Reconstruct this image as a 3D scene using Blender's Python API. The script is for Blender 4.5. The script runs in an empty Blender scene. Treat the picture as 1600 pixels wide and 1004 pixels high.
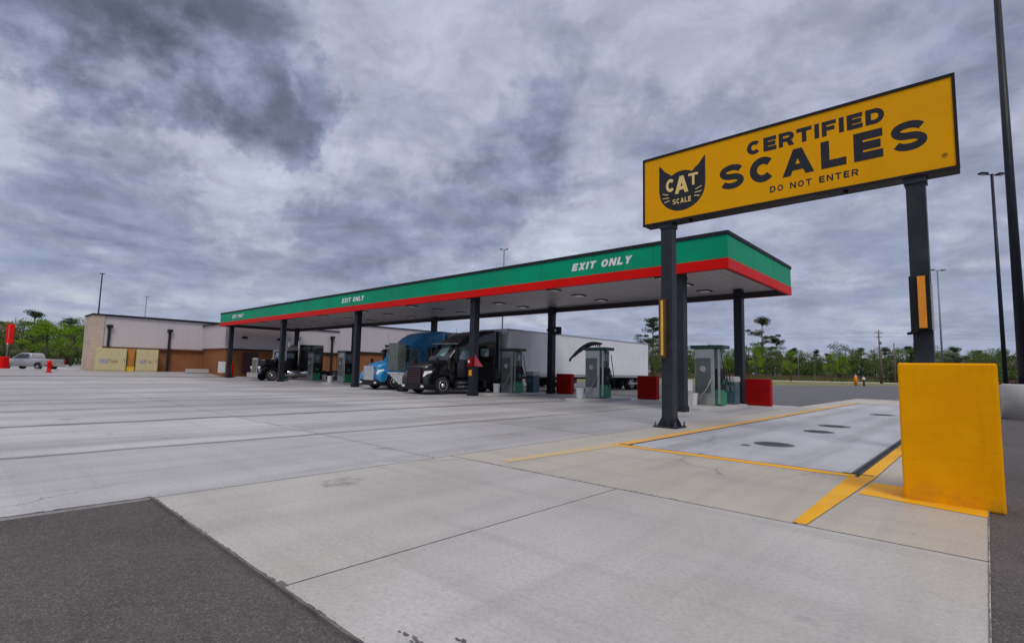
import bpy, bmesh, math, random
from mathutils import Vector, Matrix
rnd = random.Random(7)
S = bpy.context.scene
COL = S.collection
PI = math.pi
R = math.radians

# ------------------------------------------------------------------ camera
CH = 1.5
YAW, PIT, ROLL, FPX = 0.74463, 0.09383, 0.02221, 803.15
_f = Vector((-math.sin(YAW)*math.cos(PIT), math.cos(YAW)*math.cos(PIT), math.sin(PIT)))
_rt = Vector((math.cos(YAW), math.sin(YAW), 0)); _u = _rt.cross(_f)
_r = math.cos(ROLL)*_rt + math.sin(ROLL)*_u
_uu = -math.sin(ROLL)*_rt + math.cos(ROLL)*_u
cam_d = bpy.data.cameras.new('camera'); cam = bpy.data.objects.new('camera', cam_d); COL.objects.link(cam)
M = Matrix(((_r.x, _uu.x, -_f.x, 0), (_r.y, _uu.y, -_f.y, 0), (_r.z, _uu.z, -_f.z, CH), (0, 0, 0, 1)))
cam.matrix_world = M
cam_d.sensor_width = 36; cam_d.lens = FPX/1600*36; cam_d.clip_start = .05; cam_d.clip_end = 6000
S.camera = cam

def vdir(px, py):
    return (_r*((px-800)/FPX) - _uu*((py-502)/FPX) + _f)
def at_depth(px, d):            # ground position in a compass direction, d metres ahead
    v = vdir(px, 590); return v.x*d, v.y*d

# ------------------------------------------------------------------ node helpers
class NT:
    def __init__(s, nt): s.nt = nt; s.n = nt.nodes; s.l = nt.links
    def new(s, t, **k):
        n = s.n.new(t)
        for a, b in k.items(): setattr(n, a, b)
        return n
    def inp(s, n, i, v):
        if v is None: return
        if isinstance(v, (int, float)): n.inputs[i].default_value = v
        elif isinstance(v, (tuple, list, Vector)):
            n.inputs[i].default_value = tuple(v) + ((1,) if (len(v) == 3 and n.inputs[i].type == 'RGBA') else ())
        else: s.l.new(v, n.inputs[i])
    def math(s, op, a, b=None, c=None, clamp=False):
        n = s.new('ShaderNodeMath', operation=op); n.use_clamp = clamp
        s.inp(n, 0, a); s.inp(n, 1, b); s.inp(n, 2, c); return n.outputs[0]
    def vm(s, op, a, b=None, out=0):
        n = s.new('ShaderNodeVectorMath', operation=op); s.inp(n, 0, a); s.inp(n, 1, b); return n.outputs[out]
    def ss(s, v, a, b, lo=0, hi=1, it='SMOOTHSTEP'):
        n = s.new('ShaderNodeMapRange', interpolation_type=it)
        for i, x in enumerate((v, a, b, lo, hi)): s.inp(n, i, x)
        return n.outputs[0]
    def mix(s, f, a, b, bt='MIX'):
        n = s.new('ShaderNodeMix', data_type='RGBA', blend_type=bt)
        s.inp(n, 0, f); s.inp(n, 6, a); s.inp(n, 7, b); return n.outputs[2]
    def noise(s, vec, scale, det=4, rough=.55, dist=0, out=0):
        n = s.new('ShaderNodeTexNoise'); s.inp(n, 'Vector', vec)
        n.inputs['Scale'].default_value = scale; n.inputs['Detail'].default_value = det
        n.inputs['Roughness'].default_value = rough; n.inputs['Distortion'].default_value = dist
        return n.outputs[out]
    def sep(s, v):
        n = s.new('ShaderNodeSeparateXYZ'); s.inp(n, 0, v); return n.outputs
    def comb(s, x, y, z):
        n = s.new('ShaderNodeCombineXYZ'); s.inp(n, 0, x); s.inp(n, 1, y); s.inp(n, 2, z); return n.outputs[0]
    def mapping(s, v, sc):
        n = s.new('ShaderNodeMapping'); s.inp(n, 0, v); n.inputs['Scale'].default_value = sc; return n.outputs[0]

MATS = {}
def base(name, rough=.6, metal=0, spec=.5, coat=0):
    m = bpy.data.materials.new(name); m.use_nodes = True
    t = NT(m.node_tree); b = t.n['Principled BSDF']
    b.inputs['Roughness'].default_value = rough; b.inputs['Metallic'].default_value = metal
    b.inputs['Specular IOR Level'].default_value = spec; b.inputs['Coat Weight'].default_value = coat
    return m, t, b
def mat(name, col, rough=.6, metal=0, var=.12, scale=3, bump=0, coat=0, spec=.5, dirt=None, dirt_amt=.0, bscale=None):
    """procedural paint / metal / plastic with slight tonal wear"""
    if name in MATS: return MATS[name]
    m, t, b = base(name, rough, metal, spec, coat)
    P = t.new('ShaderNodeTexCoord').outputs['Object']
    n1 = t.noise(P, scale, 6, .6)
    c = t.mix(t.ss(n1, .3, .7), tuple(x*(1-var) for x in col), tuple(min(1, x*(1+var)) for x in col))
    if dirt:
        n2 = t.noise(P, scale*.7, 8, .7, .4)
        c = t.mix(t.ss(n2, .5, .75, 0, dirt_amt), c, dirt)
    t.inp(b, 'Base Color', c)
    t.inp(b, 'Roughness', t.ss(n1, .2, .8, max(0, rough-.08), min(1, rough+.08)))
    if bump:
        bn = t.new('ShaderNodeBump'); bn.inputs['Strength'].default_value = bump; bn.inputs['Distance'].default_value = .01
        t.inp(bn, 'Height', t.noise(P, bscale or scale*12, 5, .6)); t.l.new(bn.outputs[0], b.inputs['Normal'])
    MATS[name] = m; return m

# ---- pavement
def concrete(name, c1, c2, tracks=(), lines_x=(), lines_y=(), stain=.35, tint=None, cross=.55, tone=False):
    m, t, b = base(name, .6, 0, .3)
    P = t.new('ShaderNodeTexCoord').outputs['Object']; X, Y, Z = t.sep(P)
    big = t.noise(P, .13, 5, .6, .5); med = t.noise(P, .9, 6, .65); fine = t.noise(P, 26, 5, .75)
    streak = t.noise(t.mapping(P, (1.6, .12, 1)), 1.6, 6, .62, .25)          # tyre drag runs along the lanes
    streak2 = t.noise(t.mapping(P, (.10, 1.5, 1)), 1.8, 6, .6, .2)
    broom = t.noise(t.mapping(P, (.6, 26, 1)), 3, 3, .5)
    c = t.mix(t.ss(big, .3, .7), c1, c2)
    if tint: c = t.mix(t.ss(t.noise(P, .22, 4, .55, .8), .45, .7, 0, .75), c, tint)
    c = t.mix(t.ss(streak, .42, .72, 0, stain), c, (.17, .165, .165))
    c = t.mix(t.ss(streak2, .45, .8, 0, stain*cross), c, (.2, .19, .18))
    c = t.mix(t.ss(med, .55, .8, 0, .35), c, (.62, .62, .63))
    c = t.mix(t.ss(broom, .3, .75, 0, .07), c, (.2, .2, .2))
    c = t.mix(t.ss(fine, .35, .75, 0, .45), c, (.24, .235, .23))
    # slab to slab differences in tone
    wv = t.new('ShaderNodeTexWhiteNoise', noise_dimensions='2D')
    t.inp(wv, 0, t.comb(t.math('FLOOR', t.math('DIVIDE', t.math('ADD', X, .9), 5.0)), t.math('FLOOR', t.math('DIVIDE', t.math('SUBTRACT', Y, .6), 4.95)), 0))
    c = t.mix(1.0, c, t.mix(wv.outputs[0], (.86, .86, .87) if tone else (1, 1, 1), (1.08, 1.08, 1.08) if tone else (1, 1, 1)), 'MULTIPLY')
    wob = t.math('MULTIPLY', t.math('SUBTRACT', t.noise(P, .35, 3), .5), .6)
    for x0, w, s in tracks:
        d = t.math('ABSOLUTE', t.math('SUBTRACT', t.math('ADD', X, wob), x0))
        f = t.math('MULTIPLY', t.ss(d, w, w*.25), t.ss(t.noise(t.mapping(P, (2.5, .3, 1)), 1.2, 5, .7), .25, .6, .25*s, s))
        c = t.mix(f, c, (.12, .105, .095))
    vc = t.new('ShaderNodeTexVoronoi', feature='DISTANCE_TO_EDGE'); t.inp(vc, 'Vector', t.vm('ADD', P, t.noise(P, 1.1, 7, .7, out=1))); vc.inputs['Scale'].default_value = .16
    crk = t.math('MULTIPLY', t.ss(vc.outputs['Distance'], .0035, .0008), t.ss(t.noise(P, .3, 3), .52, .6, 0, .6))
    c = t.mix(crk, c, (.1, .095, .09))
    c = t.mix(t.ss(t.noise(P, 60, 3, .8), .58, .78, 0, .6), c, (.16, .15, .14))
    # drips and blotches
    vo = t.new('ShaderNodeTexVoronoi'); t.inp(vo, 'Vector', t.vm('ADD', P, t.noise(P, 3, 3, out=1))); vo.inputs['Scale'].default_value = .55
    rn = t.math('GREATER_THAN', t.sep(vo.outputs['Color'])[0], .72)
    c = t.mix(t.math('MULTIPLY', rn, t.ss(vo.outputs['Distance'], .16, .03, 0, .45)), c, (.1, .095, .09))
    vo2 = t.new('ShaderNodeTexVoronoi'); t.inp(vo2, 'Vector', P); vo2.inputs['Scale'].default_value = 2.3
    rn2 = t.math('GREATER_THAN', t.sep(vo2.outputs['Color'])[1], .86)
    c = t.mix(t.math('MULTIPLY', rn2, t.ss(vo2.outputs['Distance'], .055, .02, 0, .7)), c, (.07, .065, .06))
    t.inp(b, 'Base Color', c)
    t.inp(b, 'Roughness', t.ss(big, .3, .7, .42, .62))
    bn = t.new('ShaderNodeBump'); bn.inputs['Strength'].default_value = .35; bn.inputs['Distance'].default_value = .004
    t.inp(bn, 'Height', t.math('ADD', fine, t.math('MULTIPLY', broom, .3))); t.l.new(bn.outputs[0], b.inputs['Normal'])
    return m
def asphalt(name, c1, c2, chip=(.3, .29, .28)):
    m, t, b = base(name, .85, 0, .3)
    P = t.new('ShaderNodeTexCoord').outputs['Object']
    c = t.mix(t.ss(t.noise(P, .5, 6, .65, .6), .3, .7), c1, c2)
    vo = t.new('ShaderNodeTexVoronoi'); t.inp(vo, 'Vector', P); vo.inputs['Scale'].default_value = 95
    r0 = t.sep(vo.outputs['Color'])[0]
    c = t.mix(t.ss(r0, .6, 1, 0, .45), c, chip)
    c = t.mix(t.ss(t.sep(vo.outputs['Color'])[1], .6, 1, 0, .4), c, (.03, .028, .027))
    c = t.mix(t.ss(t.noise(P, 9, 6, .8), .5, .75, 0, .4), c, (.03, .028, .027))
    c = t.mix(t.ss(t.noise(t.mapping(P, (.2, 1.2, 1)), 1.3, 5, .6), .55, .8, 0, .3), c, chip)
    t.inp(b, 'Base Color', c)
    bn = t.new('ShaderNodeBump'); bn.inputs['Strength'].default_value = .9; bn.inputs['Distance'].default_value = .006
    t.inp(bn, 'Height', t.math('ADD', vo.outputs['Distance'], t.noise(P, 40, 4, .7))); t.l.new(bn.outputs[0], b.inputs['Normal'])
    return m
M_MAIN = concrete('lot_concrete', (.43, .42, .415), (.58, .57, .57), tracks=((-15.9, .36, .75), (-10.95, .18, .6), (-20.4, .5, .45), (-23.6, .9, .35), (-25.6, .5, .4), (-30, .6, .4), (-36, .8, .35), (-42, .8, .35), (-50, .8, .35), (-12.2, .9, .3), (-18.3, .8, .3)), stain=.32, tone=True)
M_NEAR = concrete('near_concrete', (.46, .445, .42), (.60, .585, .56), tracks=((-5.2, .5, .1),), stain=.16, tint=(.46, .42, .36), cross=1.6)
M_SCAP = concrete('scale_surround_concrete', (.46, .43, .365), (.59, .55, .465), stain=.22, tint=(.47, .41, .32), cross=1.2)
M_DECK = concrete('scale_deck_concrete', (.41, .42, .45), (.60, .61, .65), tracks=((-4.6, .35, .3), (-2.5, .35, .25)), stain=.28)
M_FORE = concrete('forecourt_concrete', (.34, .33, .34), (.44, .43, .43), stain=.4)
M_CURB = concrete('kerb_concrete', (.5, .49, .47), (.6, .59, .57), stain=.15)
M_ASPH = asphalt('asphalt', (.078, .068, .065), (.115, .10, .096), (.27, .245, .23))
M_ASPH2 = asphalt('lot_asphalt', (.10, .10, .11), (.15, .15, .165))

def two(name, c1, c2, sc, rough=.9, bump=.4, det=6, c3=None):
    m, t, b = base(name, rough, 0, .3)
    P = t.new('ShaderNodeTexCoord').outputs['Object']
    c = t.mix(t.ss(t.noise(P, sc, det, .65), .35, .65), c1, c2)
    if c3: c = t.mix(t.ss(t.noise(P, sc*.13, 5, .6), .45, .65), c, c3)
    t.inp(b, 'Base Color', c)
    bn = t.new('ShaderNodeBump'); bn.inputs['Strength'].default_value = bump; bn.inputs['Distance'].default_value = .02
    t.inp(bn, 'Height', t.noise(P, sc*4, 5, .6)); t.l.new(bn.outputs[0], b.inputs['Normal'])
    return m
M_GRASS = two('grass_ground', (.10, .13, .03), (.22, .21, .07), 1.5, c3=(.25, .2, .1))
M_SOIL = two('soil_ground', (.12, .12, .05), (.2, .17, .09), .6, c3=(.09, .12, .035))
M_ROAD = two('pale_road', (.45, .42, .38), (.55, .52, .47), .8)
def stripe_paint():
    m, t, b = base('yellow_line_paint', .6, 0, .2)
    P = t.new('ShaderNodeTexCoord').outputs['Object']
    n = t.noise(P, 5, 8, .75)
    X, Y, Z = t.sep(P)
    wear = t.math('ADD', t.ss(n, .52, .72, 0, .55), t.ss(X, -3, -6, 0, .22))
    c = t.mix(t.ss(t.noise(P, 1.2, 4), .3, .7), (.76, .36, .004), (.84, .43, .01))
    c = t.mix(wear, c, (.42, .38, .30))
    c = t.mix(t.ss(t.noise(t.mapping(P, (1, 6, 1)), 8, 5, .7), .6, .8, 0, .4), c, (.2, .15, .08))
    t.inp(b, 'Base Color', c); return m
M_LINE = stripe_paint()
def faded():
    m, t, b = base('worn_yellow_line_paint', .6)
    P = t.new('ShaderNodeTexCoord').outputs['Object']; X, Y, Z = t.sep(P)
    n = t.ss(t.noise(P, 7, 8, .75), .35, .62)
    c = t.mix(n, (.72, .46, .06), (.47, .43, .36)); t.inp(b, 'Base Color', c); return m
M_WORN = faded()
def barrier_paint():
    m, t, b = base('barrier_yellow_paint', .65, 0, .08)
    P = t.new('ShaderNodeTexCoord').outputs['Object']; X, Y, Z = t.sep(P)
    c = t.mix(t.ss(t.noise(P, 1.6, 5, .6), .3, .7), (.86, .345, .0), (.92, .41, .0))
    c = t.mix(t.ss(t.noise(t.mapping(P, (1, 1, 3)), 2.2, 6, .7), .52, .8, 0, .35), c, (.62, .22, .0))
    vo = t.new('ShaderNodeTexVoronoi'); t.inp(vo, 'Vector', t.vm('ADD', P, t.noise(P, 9, 3, out=1))); vo.inputs['Scale'].default_value = 9
    pk = t.math('MULTIPLY', t.math('GREATER_THAN', t.sep(vo.outputs['Color'])[0], .86), t.ss(vo.outputs['Distance'], .12, .04))
    c = t.mix(t.math('MULTIPLY', pk, .75), c, (.18, .10, .02))
    c = t.mix(t.ss(t.noise(P, 14, 8, .8), .62, .72, 0, .55), c, (.42, .20, .03))
    c = t.mix(t.ss(t.noise(t.mapping(P, (5, 5, .5)), 2, 7, .7), .52, .75, 0, .25), c, (.52, .20, .0))
    low = t.math('MULTIPLY', t.ss(Z, .35, .0), t.ss(t.noise(P, 6, 7, .7), .35, .65, 0, .4))
    c = t.mix(low, c, (.30, .16, .03))
    scf = t.math('MULTIPLY', t.ss(t.noise(t.mapping(P, (1.2, 1.2, 14)), 2.2, 6, .7), .62, .72, 0, .5), t.ss(t.math('ABSOLUTE', t.math('SUBTRACT', Z, .62)), .35, .1))
    c = t.mix(scf, c, (.12, .08, .03))
    t.inp(b, 'Base Color', c)
    bn = t.new('ShaderNodeBump'); bn.inputs['Strength'].default_value = .5; bn.inputs['Distance'].default_value = .008
    t.inp(bn, 'Height', t.math('SUBTRACT', t.noise(P, 12, 7, .7), t.math('MULTIPLY', pk, 1.2))); t.l.new(bn.outputs[0], b.inputs['Normal'])
    return m
M_BARR = barrier_paint()
def brick(name, c1, c2, mortar, w=.4, h=.2, bias=0):
    m, t, b = base(name, .85, 0, .25)
    P = t.new('ShaderNodeTexCoord').outputs['Object']; X, Y, Z = t.sep(P)
    v = t.comb(t.math('ADD', X, Y), Z, 0)
    n = t.new('ShaderNodeTexBrick'); t.inp(n, 'Vector', v); t.inp(n, 'Color1', c1); t.inp(n, 'Color2', c2); t.inp(n, 'Mortar', mortar)
    n.inputs['Scale'].default_value = 1; n.inputs['Mortar Size'].default_value = .012
    n.inputs['Brick Width'].default_value = w; n.inputs['Row Height'].default_value = h
    c = t.mix(t.ss(t.noise(P, .8, 6, .65), .3, .75, 0, .3), n.outputs[0], tuple(x*.6 for x in c1))
    t.inp(b, 'Base Color', c); return m
M_BRICK = brick('brown_brick', (.33, .125, .04), (.26, .095, .033), (.28, .16, .10))
M_STONE = brick('tan_block', (.62, .48, .38), (.54, .42, .33), (.42, .36, .31), .8, .4)
def corr(name, col):
    m, t, b = base(name, .6, 0, .4)
    P = t.new('ShaderNodeTexCoord').outputs['Object']; X, Y, Z = t.sep(P)
    w = t.math('SINE', t.math('MULTIPLY', t.math('ADD', X, Y), 12))
    c = t.mix(t.ss(w, -1, 1, 0, .07), col, tuple(x*.82 for x in col))
    c = t.mix(t.ss(t.noise(t.mapping(P, (1, 1, .2)), 1.2, 6, .6), .5, .8, 0, .25), c, tuple(x*.7 for x in col))
    t.inp(b, 'Base Color', c)
    return m
M_STUC = corr('pale_stucco', (.56, .51, .52))

M_GREEN = mat('fascia_green', (.0, .32, .155), .45, var=.10, scale=.5, spec=.12, dirt=(.03, .22, .12), dirt_amt=.4)
M_RED = mat('fascia_red', (.70, .006, .003), .45, var=.06, scale=.5, spec=.12)
M_CAP = mat('dark_trim', (.018, .021, .024), .55, spec=.2)
M_SOFF = mat('soffit_panel', (.43, .40, .41), .45, var=.06, scale=.6)
M_INNER = mat('fascia_inner_dark', (.03, .03, .035), .7)
M_COL = mat('column_dark_steel', (.020, .024, .032), .42, var=.2, scale=1.5, spec=.25)
M_SPOST = mat('sign_post_steel', (.026, .030, .038), .45, var=.2, scale=2, bump=.1, spec=.25, dirt=(.11, .09, .08), dirt_amt=.25)
M_SIGN = mat('sign_yellow', (.84, .385, .0), .5, var=.05, scale=.8, spec=.12)
M_SBLK = mat('sign_lettering_black', (.026, .029, .036), .55, spec=.2)
M_SFRM = mat('sign_frame_dark', (.018, .015, .015), .5, spec=.2)
M_WHT = mat('white_lettering', (.82, .82, .82), .5, var=.03)
M_CREAM = mat('cream_lettering', (.85, .62, .22), .5, var=.03)
M_LCOV = mat('lamp_lens', (.85, .85, .82), .25)
M_STEEL = mat('brushed_steel', (.40, .42, .40), .36, .75, var=.15, scale=2)
M_STEELD = mat('dull_steel_panel', (.13, .155, .14), .45, .3, var=.2, scale=2)
M_GRN2 = mat('pump_green', (.01, .22, .09), .4, var=.15)
M_DGRN = mat('cap_dark_green', (.012, .05, .04), .45)
M_RUB = mat('black_rubber', (.018, .018, .019), .7, var=.2)
M_BLKP = mat('black_plastic', (.011, .012, .014), .5, spec=.25)
M_BINR = mat('block_red_paint', (.34, .003, .004), .55, spec=.15, var=.12, scale=2, bump=.2)
M_WHITE = mat('white_plastic', (.78, .78, .78), .5, var=.06)
M_TEAL = mat('teal_bin_plastic', (.05, .10, .13), .45)
M_LGREY = mat('light_grey_plastic', (.48, .47, .47), .5)
M_BLUE = mat('blue_truck_paint', (.03, .27, .56), .3, .1, var=.14, coat=.35)
M_BLACKT = mat('black_truck_paint', (.006, .005, .007), .2, 0, var=.2, coat=.6, spec=.4)
M_CHROME = mat('chrome', (.75, .76, .78), .12, 1, var=.04)
M_GLASS = mat('windscreen_glass', (.11, .20, .20), .06, 0, var=.2, coat=1, spec=.9)
M_DGLS = mat('dark_car_glass', (.02, .03, .035), .08, 0, coat=.5)
M_ALU = mat('aluminium_wheel', (.72, .72, .72), .25, .85, var=.08)
M_TRAIL = mat('trailer_white', (.80, .80, .81), .4, var=.05, scale=.7, coat=.2, dirt=(.45, .42, .38), dirt_amt=.25)
M_TRIM = mat('trailer_rail', (.42, .42, .43), .35, .5)
M_SILVER = mat('silver_car_paint', (.45, .47, .49), .3, .4, coat=.7)
M_TAIL = mat('red_lens', (.5, .01, .01), .2)
M_AMB = mat('amber_lens', (.85, .30, .01), .25)
M_GALV = mat('galvanised_pole', (.20, .20, .22), .5, .3)
M_DPOLE = mat('dark_lamp_pole', (.014, .016, .024), .45, var=.2, spec=.25)
M_WOOD = mat('pole_timber', (.13, .10, .075), .85, var=.3, scale=6)
M_PANEL = mat('beige_panel', (.60, .52, .28), .55, var=.06)
M_LABEL = mat('grey_label', (.38, .36, .45), .5)
M_ORNG = mat('orange_panel', (.50, .20, .03), .6, var=.2)
M_BARK = two('tree_bark', (.10, .075, .055), (.17, .13, .10), 3)
M_FENCE = mat('brown_fence_board', (.09, .045, .03), .85, var=.3, scale=.6)
M_MAN = mat('cast_iron', (.085, .09, .095), .55, .4, var=.3, scale=9, bump=.4)
M_JOINT = mat('joint_sealant', (.14, .13, .125), .8, var=.4, scale=3)
M_SKID = mat('oil_mark', (.13, .125, .12), .6, var=.5, scale=9)
def leafm(name, a, b_, c_):
    m, t, b = base(name, .65, 0, .25)
    g = t.new('ShaderNodeNewGeometry').outputs['Random Per Island']
    cr = t.new('ShaderNodeValToRGB'); t.l.new(g, cr.inputs[0]); e = cr.color_ramp.elements
    e[0].color = (*a, 1); e[1].color = (*c_, 1); k = e.new(.5); k.color = (*b_, 1)
    t.l.new(cr.outputs[0], b.inputs['Base Color'])
    tr = t.new('ShaderNodeBsdfTranslucent'); t.l.new(cr.outputs[0], tr.inputs[0])
    ms = t.new('ShaderNodeMixShader'); ms.inputs[0].default_value = .3
    t.l.new(b.outputs[0], ms.inputs[1]); t.l.new(tr.outputs[0], ms.inputs[2])
    t.l.new(ms.outputs[0], t.n['Material Output'].inputs[0]); return m
L_PINE = leafm('pine_needles', (.035, .06, .028), (.06, .09, .04), (.11, .135, .07))
L_DARK = leafm('dark_leaves', (.055, .105, .022), (.105, .175, .035), (.18, .26, .055))
L_LIME = leafm('spring_leaves', (.11, .22, .005), (.18, .32, .008), (.27, .42, .02))
L_GRAY = leafm('sparse_leaves', (.10, .13, .05), (.17, .19, .08), (.25, .26, .13))

# ------------------------------------------------------------------ mesh helpers
class MB:
    def __init__(s): s.b = bmesh.new()
    def face(s, pts, mi=0):
        vs = [s.b.verts.new(p) for p in pts]
        try: f = s.b.faces.new(vs); f.material_index = mi; return f
        except ValueError: return None
    def box(s, x0, x1, y0, y1, z0, z1, mi=0):
        v = [s.b.verts.new(p) for p in ((x0,y0,z0),(x1,y0,z0),(x1,y1,z0),(x0,y1,z0),(x0,y0,z1),(x1,y0,z1),(x1,y1,z1),(x0,y1,z1))]
        for q in ((0,3,2,1),(4,5,6,7),(0,1,5,4),(1,2,6,5),(2,3,7,6),(3,0,4,7)):
            f = s.b.faces.new([v[i] for i in q]); f.material_index = mi
        return s
    def prism(s, poly, z0, z1, mi=0):
        n = len(poly); a = [s.b.verts.new((p[0], p[1], z0)) for p in poly]; c = [s.b.verts.new((p[0], p[1], z1)) for p in poly]
        s.b.faces.new(a[::-1]).material_index = mi; s.b.faces.new(c).material_index = mi
        for i in range(n): s.b.faces.new((a[i], a[(i+1) % n], c[(i+1) % n], c[i])).material_index = mi
        return s
    def side_prism(s, prof, x0, x1, mi=0):      # profile in (y,z) pushed along x
        n = len(prof); a = [s.b.verts.new((x0, p[0], p[1])) for p in prof]; c = [s.b.verts.new((x1, p[0], p[1])) for p in prof]
        s.b.faces.new(a).material_index = mi; s.b.faces.new(c[::-1]).material_index = mi
        for i in range(n): s.b.faces.new((a[(i+1) % n], a[i], c[i], c[(i+1) % n])).material_index = mi
        return s
    def tube(s, pts, r, n=10, mi=0, cap=True):
        pts = [Vector(p) for p in pts]; rs = r if isinstance(r, (list, tuple)) else [r]*len(pts)
        rings = []; up = Vector((0, 0, 1))
        for i, p in enumerate(pts):
            d = (pts[min(i+1, len(pts)-1)]-pts[max(i-1, 0)]).normalized()
            ref = up if abs(d.z) < .95 else Vector((1, 0, 0))
            a = d.cross(ref).normalized(); b = d.cross(a).normalized()
            rings.append([s.b.verts.new(p+(a*math.cos(2*PI*k/n)+b*math.sin(2*PI*k/n))*rs[i]) for k in range(n)])
        for i in range(len(rings)-1):
            for k in range(n):
                f = s.b.faces.new((rings[i][k], rings[i][(k+1) % n], rings[i+1][(k+1) % n], rings[i+1][k])); f.material_index = mi; f.smooth = True
        if cap:
            s.b.faces.new(rings[0][::-1]).material_index = mi; s.b.faces.new(rings[-1]).material_index = mi
        return s
    def loft(s, rings, mi=0, smooth=True, cap=True):
        R_ = [[s.b.verts.new(p) for p in r] for r in rings]; n = len(R_[0])
        for i in range(len(R_)-1):
            for k in range(n):
                f = s.b.faces.new((R_[i][k], R_[i][(k+1) % n], R_[i+1][(k+1) % n], R_[i+1][k])); f.smooth = smooth; f.material_index = mi
        if cap: s.b.faces.new(R_[0][::-1]).material_index = mi; s.b.faces.new(R_[-1]).material_index = mi
        return s
    def lathe(s, prof, c, axis='x', n=28, mi=0):     # prof: (offset along axis, radius)
        rings = []
        for o, r in prof:
            ring = []
            for k in range(n):
                a = 2*PI*k/n
                if axis == 'x': ring.append((c[0]+o, c[1]+r*math.cos(a), c[2]+r*math.sin(a)))
                elif axis == 'y': ring.append((c[0]+r*math.cos(a), c[1]+o, c[2]+r*math.sin(a)))
                else: ring.append((c[0]+r*math.cos(a), c[1]+r*math.sin(a), c[2]+o))
            rings.append(ring)
        return s.loft(rings, mi)
    def obj(s, name, mats, parent=None, loc=None, bevel=0, autos=True):
        bmesh.ops.recalc_face_normals(s.b, faces=s.b.faces)
        me = bpy.data.meshes.new(name); s.b.to_mesh(me); s.b.free()
        for m in (mats if isinstance(mats, (list, tuple)) else [mats]): me.materials.append(m)
        o = bpy.data.objects.new(name, me); COL.objects.link(o)
        if parent: o.parent = parent
        if loc: o.location = loc
        if bevel:
            bv = o.modifiers.new('edge', 'BEVEL'); bv.width = bevel; bv.segments = 2; bv.limit_method = 'ANGLE'; bv.angle_limit = R(35)
        return o

def tag(o, label=None, cat=None, group=None, kind=None):
    if label: o['label'] = label
    if cat: o['category'] = cat
    if group: o['group'] = group
    if kind: o['kind'] = kind
    return o
def thing(name, label, cat, loc=(0, 0, 0), rz=0, group=None):
    o = bpy.data.objects.new(name, None); COL.objects.link(o); o.empty_display_size = .3
    o.location = loc; o.rotation_euler = (0, 0, rz); return tag(o, label, cat, group)
def kids(o): return [c for c in COL.objects if c.parent == o]
def dup(o, parent=None):
    c = o.copy(); COL.objects.link(c)
    if parent: c.parent = parent
    for k in [x for x in list(COL.objects) if x.parent == o]: dup(k, c)
    return c
def copy_thing(o, loc, rz=0, label=None, sc=None):
    c = dup(o); c.location = loc; c.rotation_euler = (0, 0, rz)
    if label: c['label'] = label
    if sc: c.scale = sc
    return c
def sheet(name, polys, m, z):
    b = MB()
    for p in polys: b.face([(x, y, z) for x, y in p])
    return tag(b.obj(name, m), kind='structure')
def slab(name, polys, m, z0, z1):
    b = MB()
    for p in polys: b.prism(p, z0, z1)
    return tag(b.obj(name, m), kind='structure')
def rect(x0, x1, y0, y1): return [(x0, y0), (x1, y0), (x1, y1), (x0, y1)]

# ------------------------------------------------------------------ ground
sheet('ground', [rect(-2500, 2500, -2500, 2500)], M_SOIL, -.09)
sheet('asphalt_lot', [[(-62, -80), (90, -80), (90, 210), (6, 161), (-14, 136), (-26, 90), (-33, 67), (-62, 60)]], M_ASPH2, -.03)
sheet('near_asphalt', [rect(-7.0, 12, -12, 1.75), rect(-.2, 12, 1.75, 60)], M_ASPH, -.02)
sheet('grass_strip', [[(-33, 67), (-26, 90), (-14, 136), (6, 161), (90, 210), (90, 330), (-10, 300), (-70, 190), (-62, 60)]], M_GRASS, -.05)
sheet('far_road', [[(-62, 140), (-27, 190), (30, 240), (120, 270), (120, 292), (28, 262), (-32, 212), (-62, 165)]], M_ROAD, -.04)
slab('lot_concrete', [rect(-62, -6.9, -60, 28.8)], M_MAIN, -.15, 0)
slab('near_concrete', [rect(-6.9+.012, -3.6, 1.66, 5.97), rect(-3.588, -.05, 1.66, 5.97)], M_NEAR, -.15, 0)
# concrete round the truck scale
slab('scale_surround', [rect(-6.888, -5.62, 5.985, 44), rect(-5.62, -1.55, 5.985, 9.62), rect(-1.50, -.05, 5.985, 44), rect(-5.62, -1.5, 36.2, 44)], M_SCAP, -.15, 0)
sheet('scale_pit', [rect(-5.7, -1.45, 9.5, 36.3)], M_INNER, -.012)
# joints cut between the slabs
b = MB()
def jx(x, y0, y1, w=.012): b.box(x-w, x+w, y0, y1, -.001, .0035)
def jy(y, x0, x1, w=.012): b.box(x0, x1, y-w, y+w, -.001, .0035)
for x in (-10.9, -15.9, -20.9, -25.9, -30.9, -36, -41, -46, -51, -56): jx(x, -59, 28.8, .006)
for y in (5.65, 10.6, 15.5): jy(y, -61.9, -6.92, .004)
jx(-6.885, 1.66, 28.8, .004); jy(5.978, -6.9, -.05, .006); jx(-3.594, 1.66, 5.966, .0025)
jx(-1.30, 9.42, 44, .006); b.prism([(-1.425, 6), (-1.413, 6), (-1.294, 9.42), (-1.306, 9.42)], -.001, .0035)
for i in range(60):
    x = -6.3+3.6*rnd.random()**1.3; w = rnd.uniform(.02, .10); b.prism([(x, 5.972), (x+w, 5.970), (x+w*.8, 5.984+rnd.random()*.03), (x+w*.2, 5.986+rnd.random()*.02)], -.001, .0036+i*.00001)
tag(b.obj('pavement_joints', M_JOINT), kind='structure')
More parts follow.
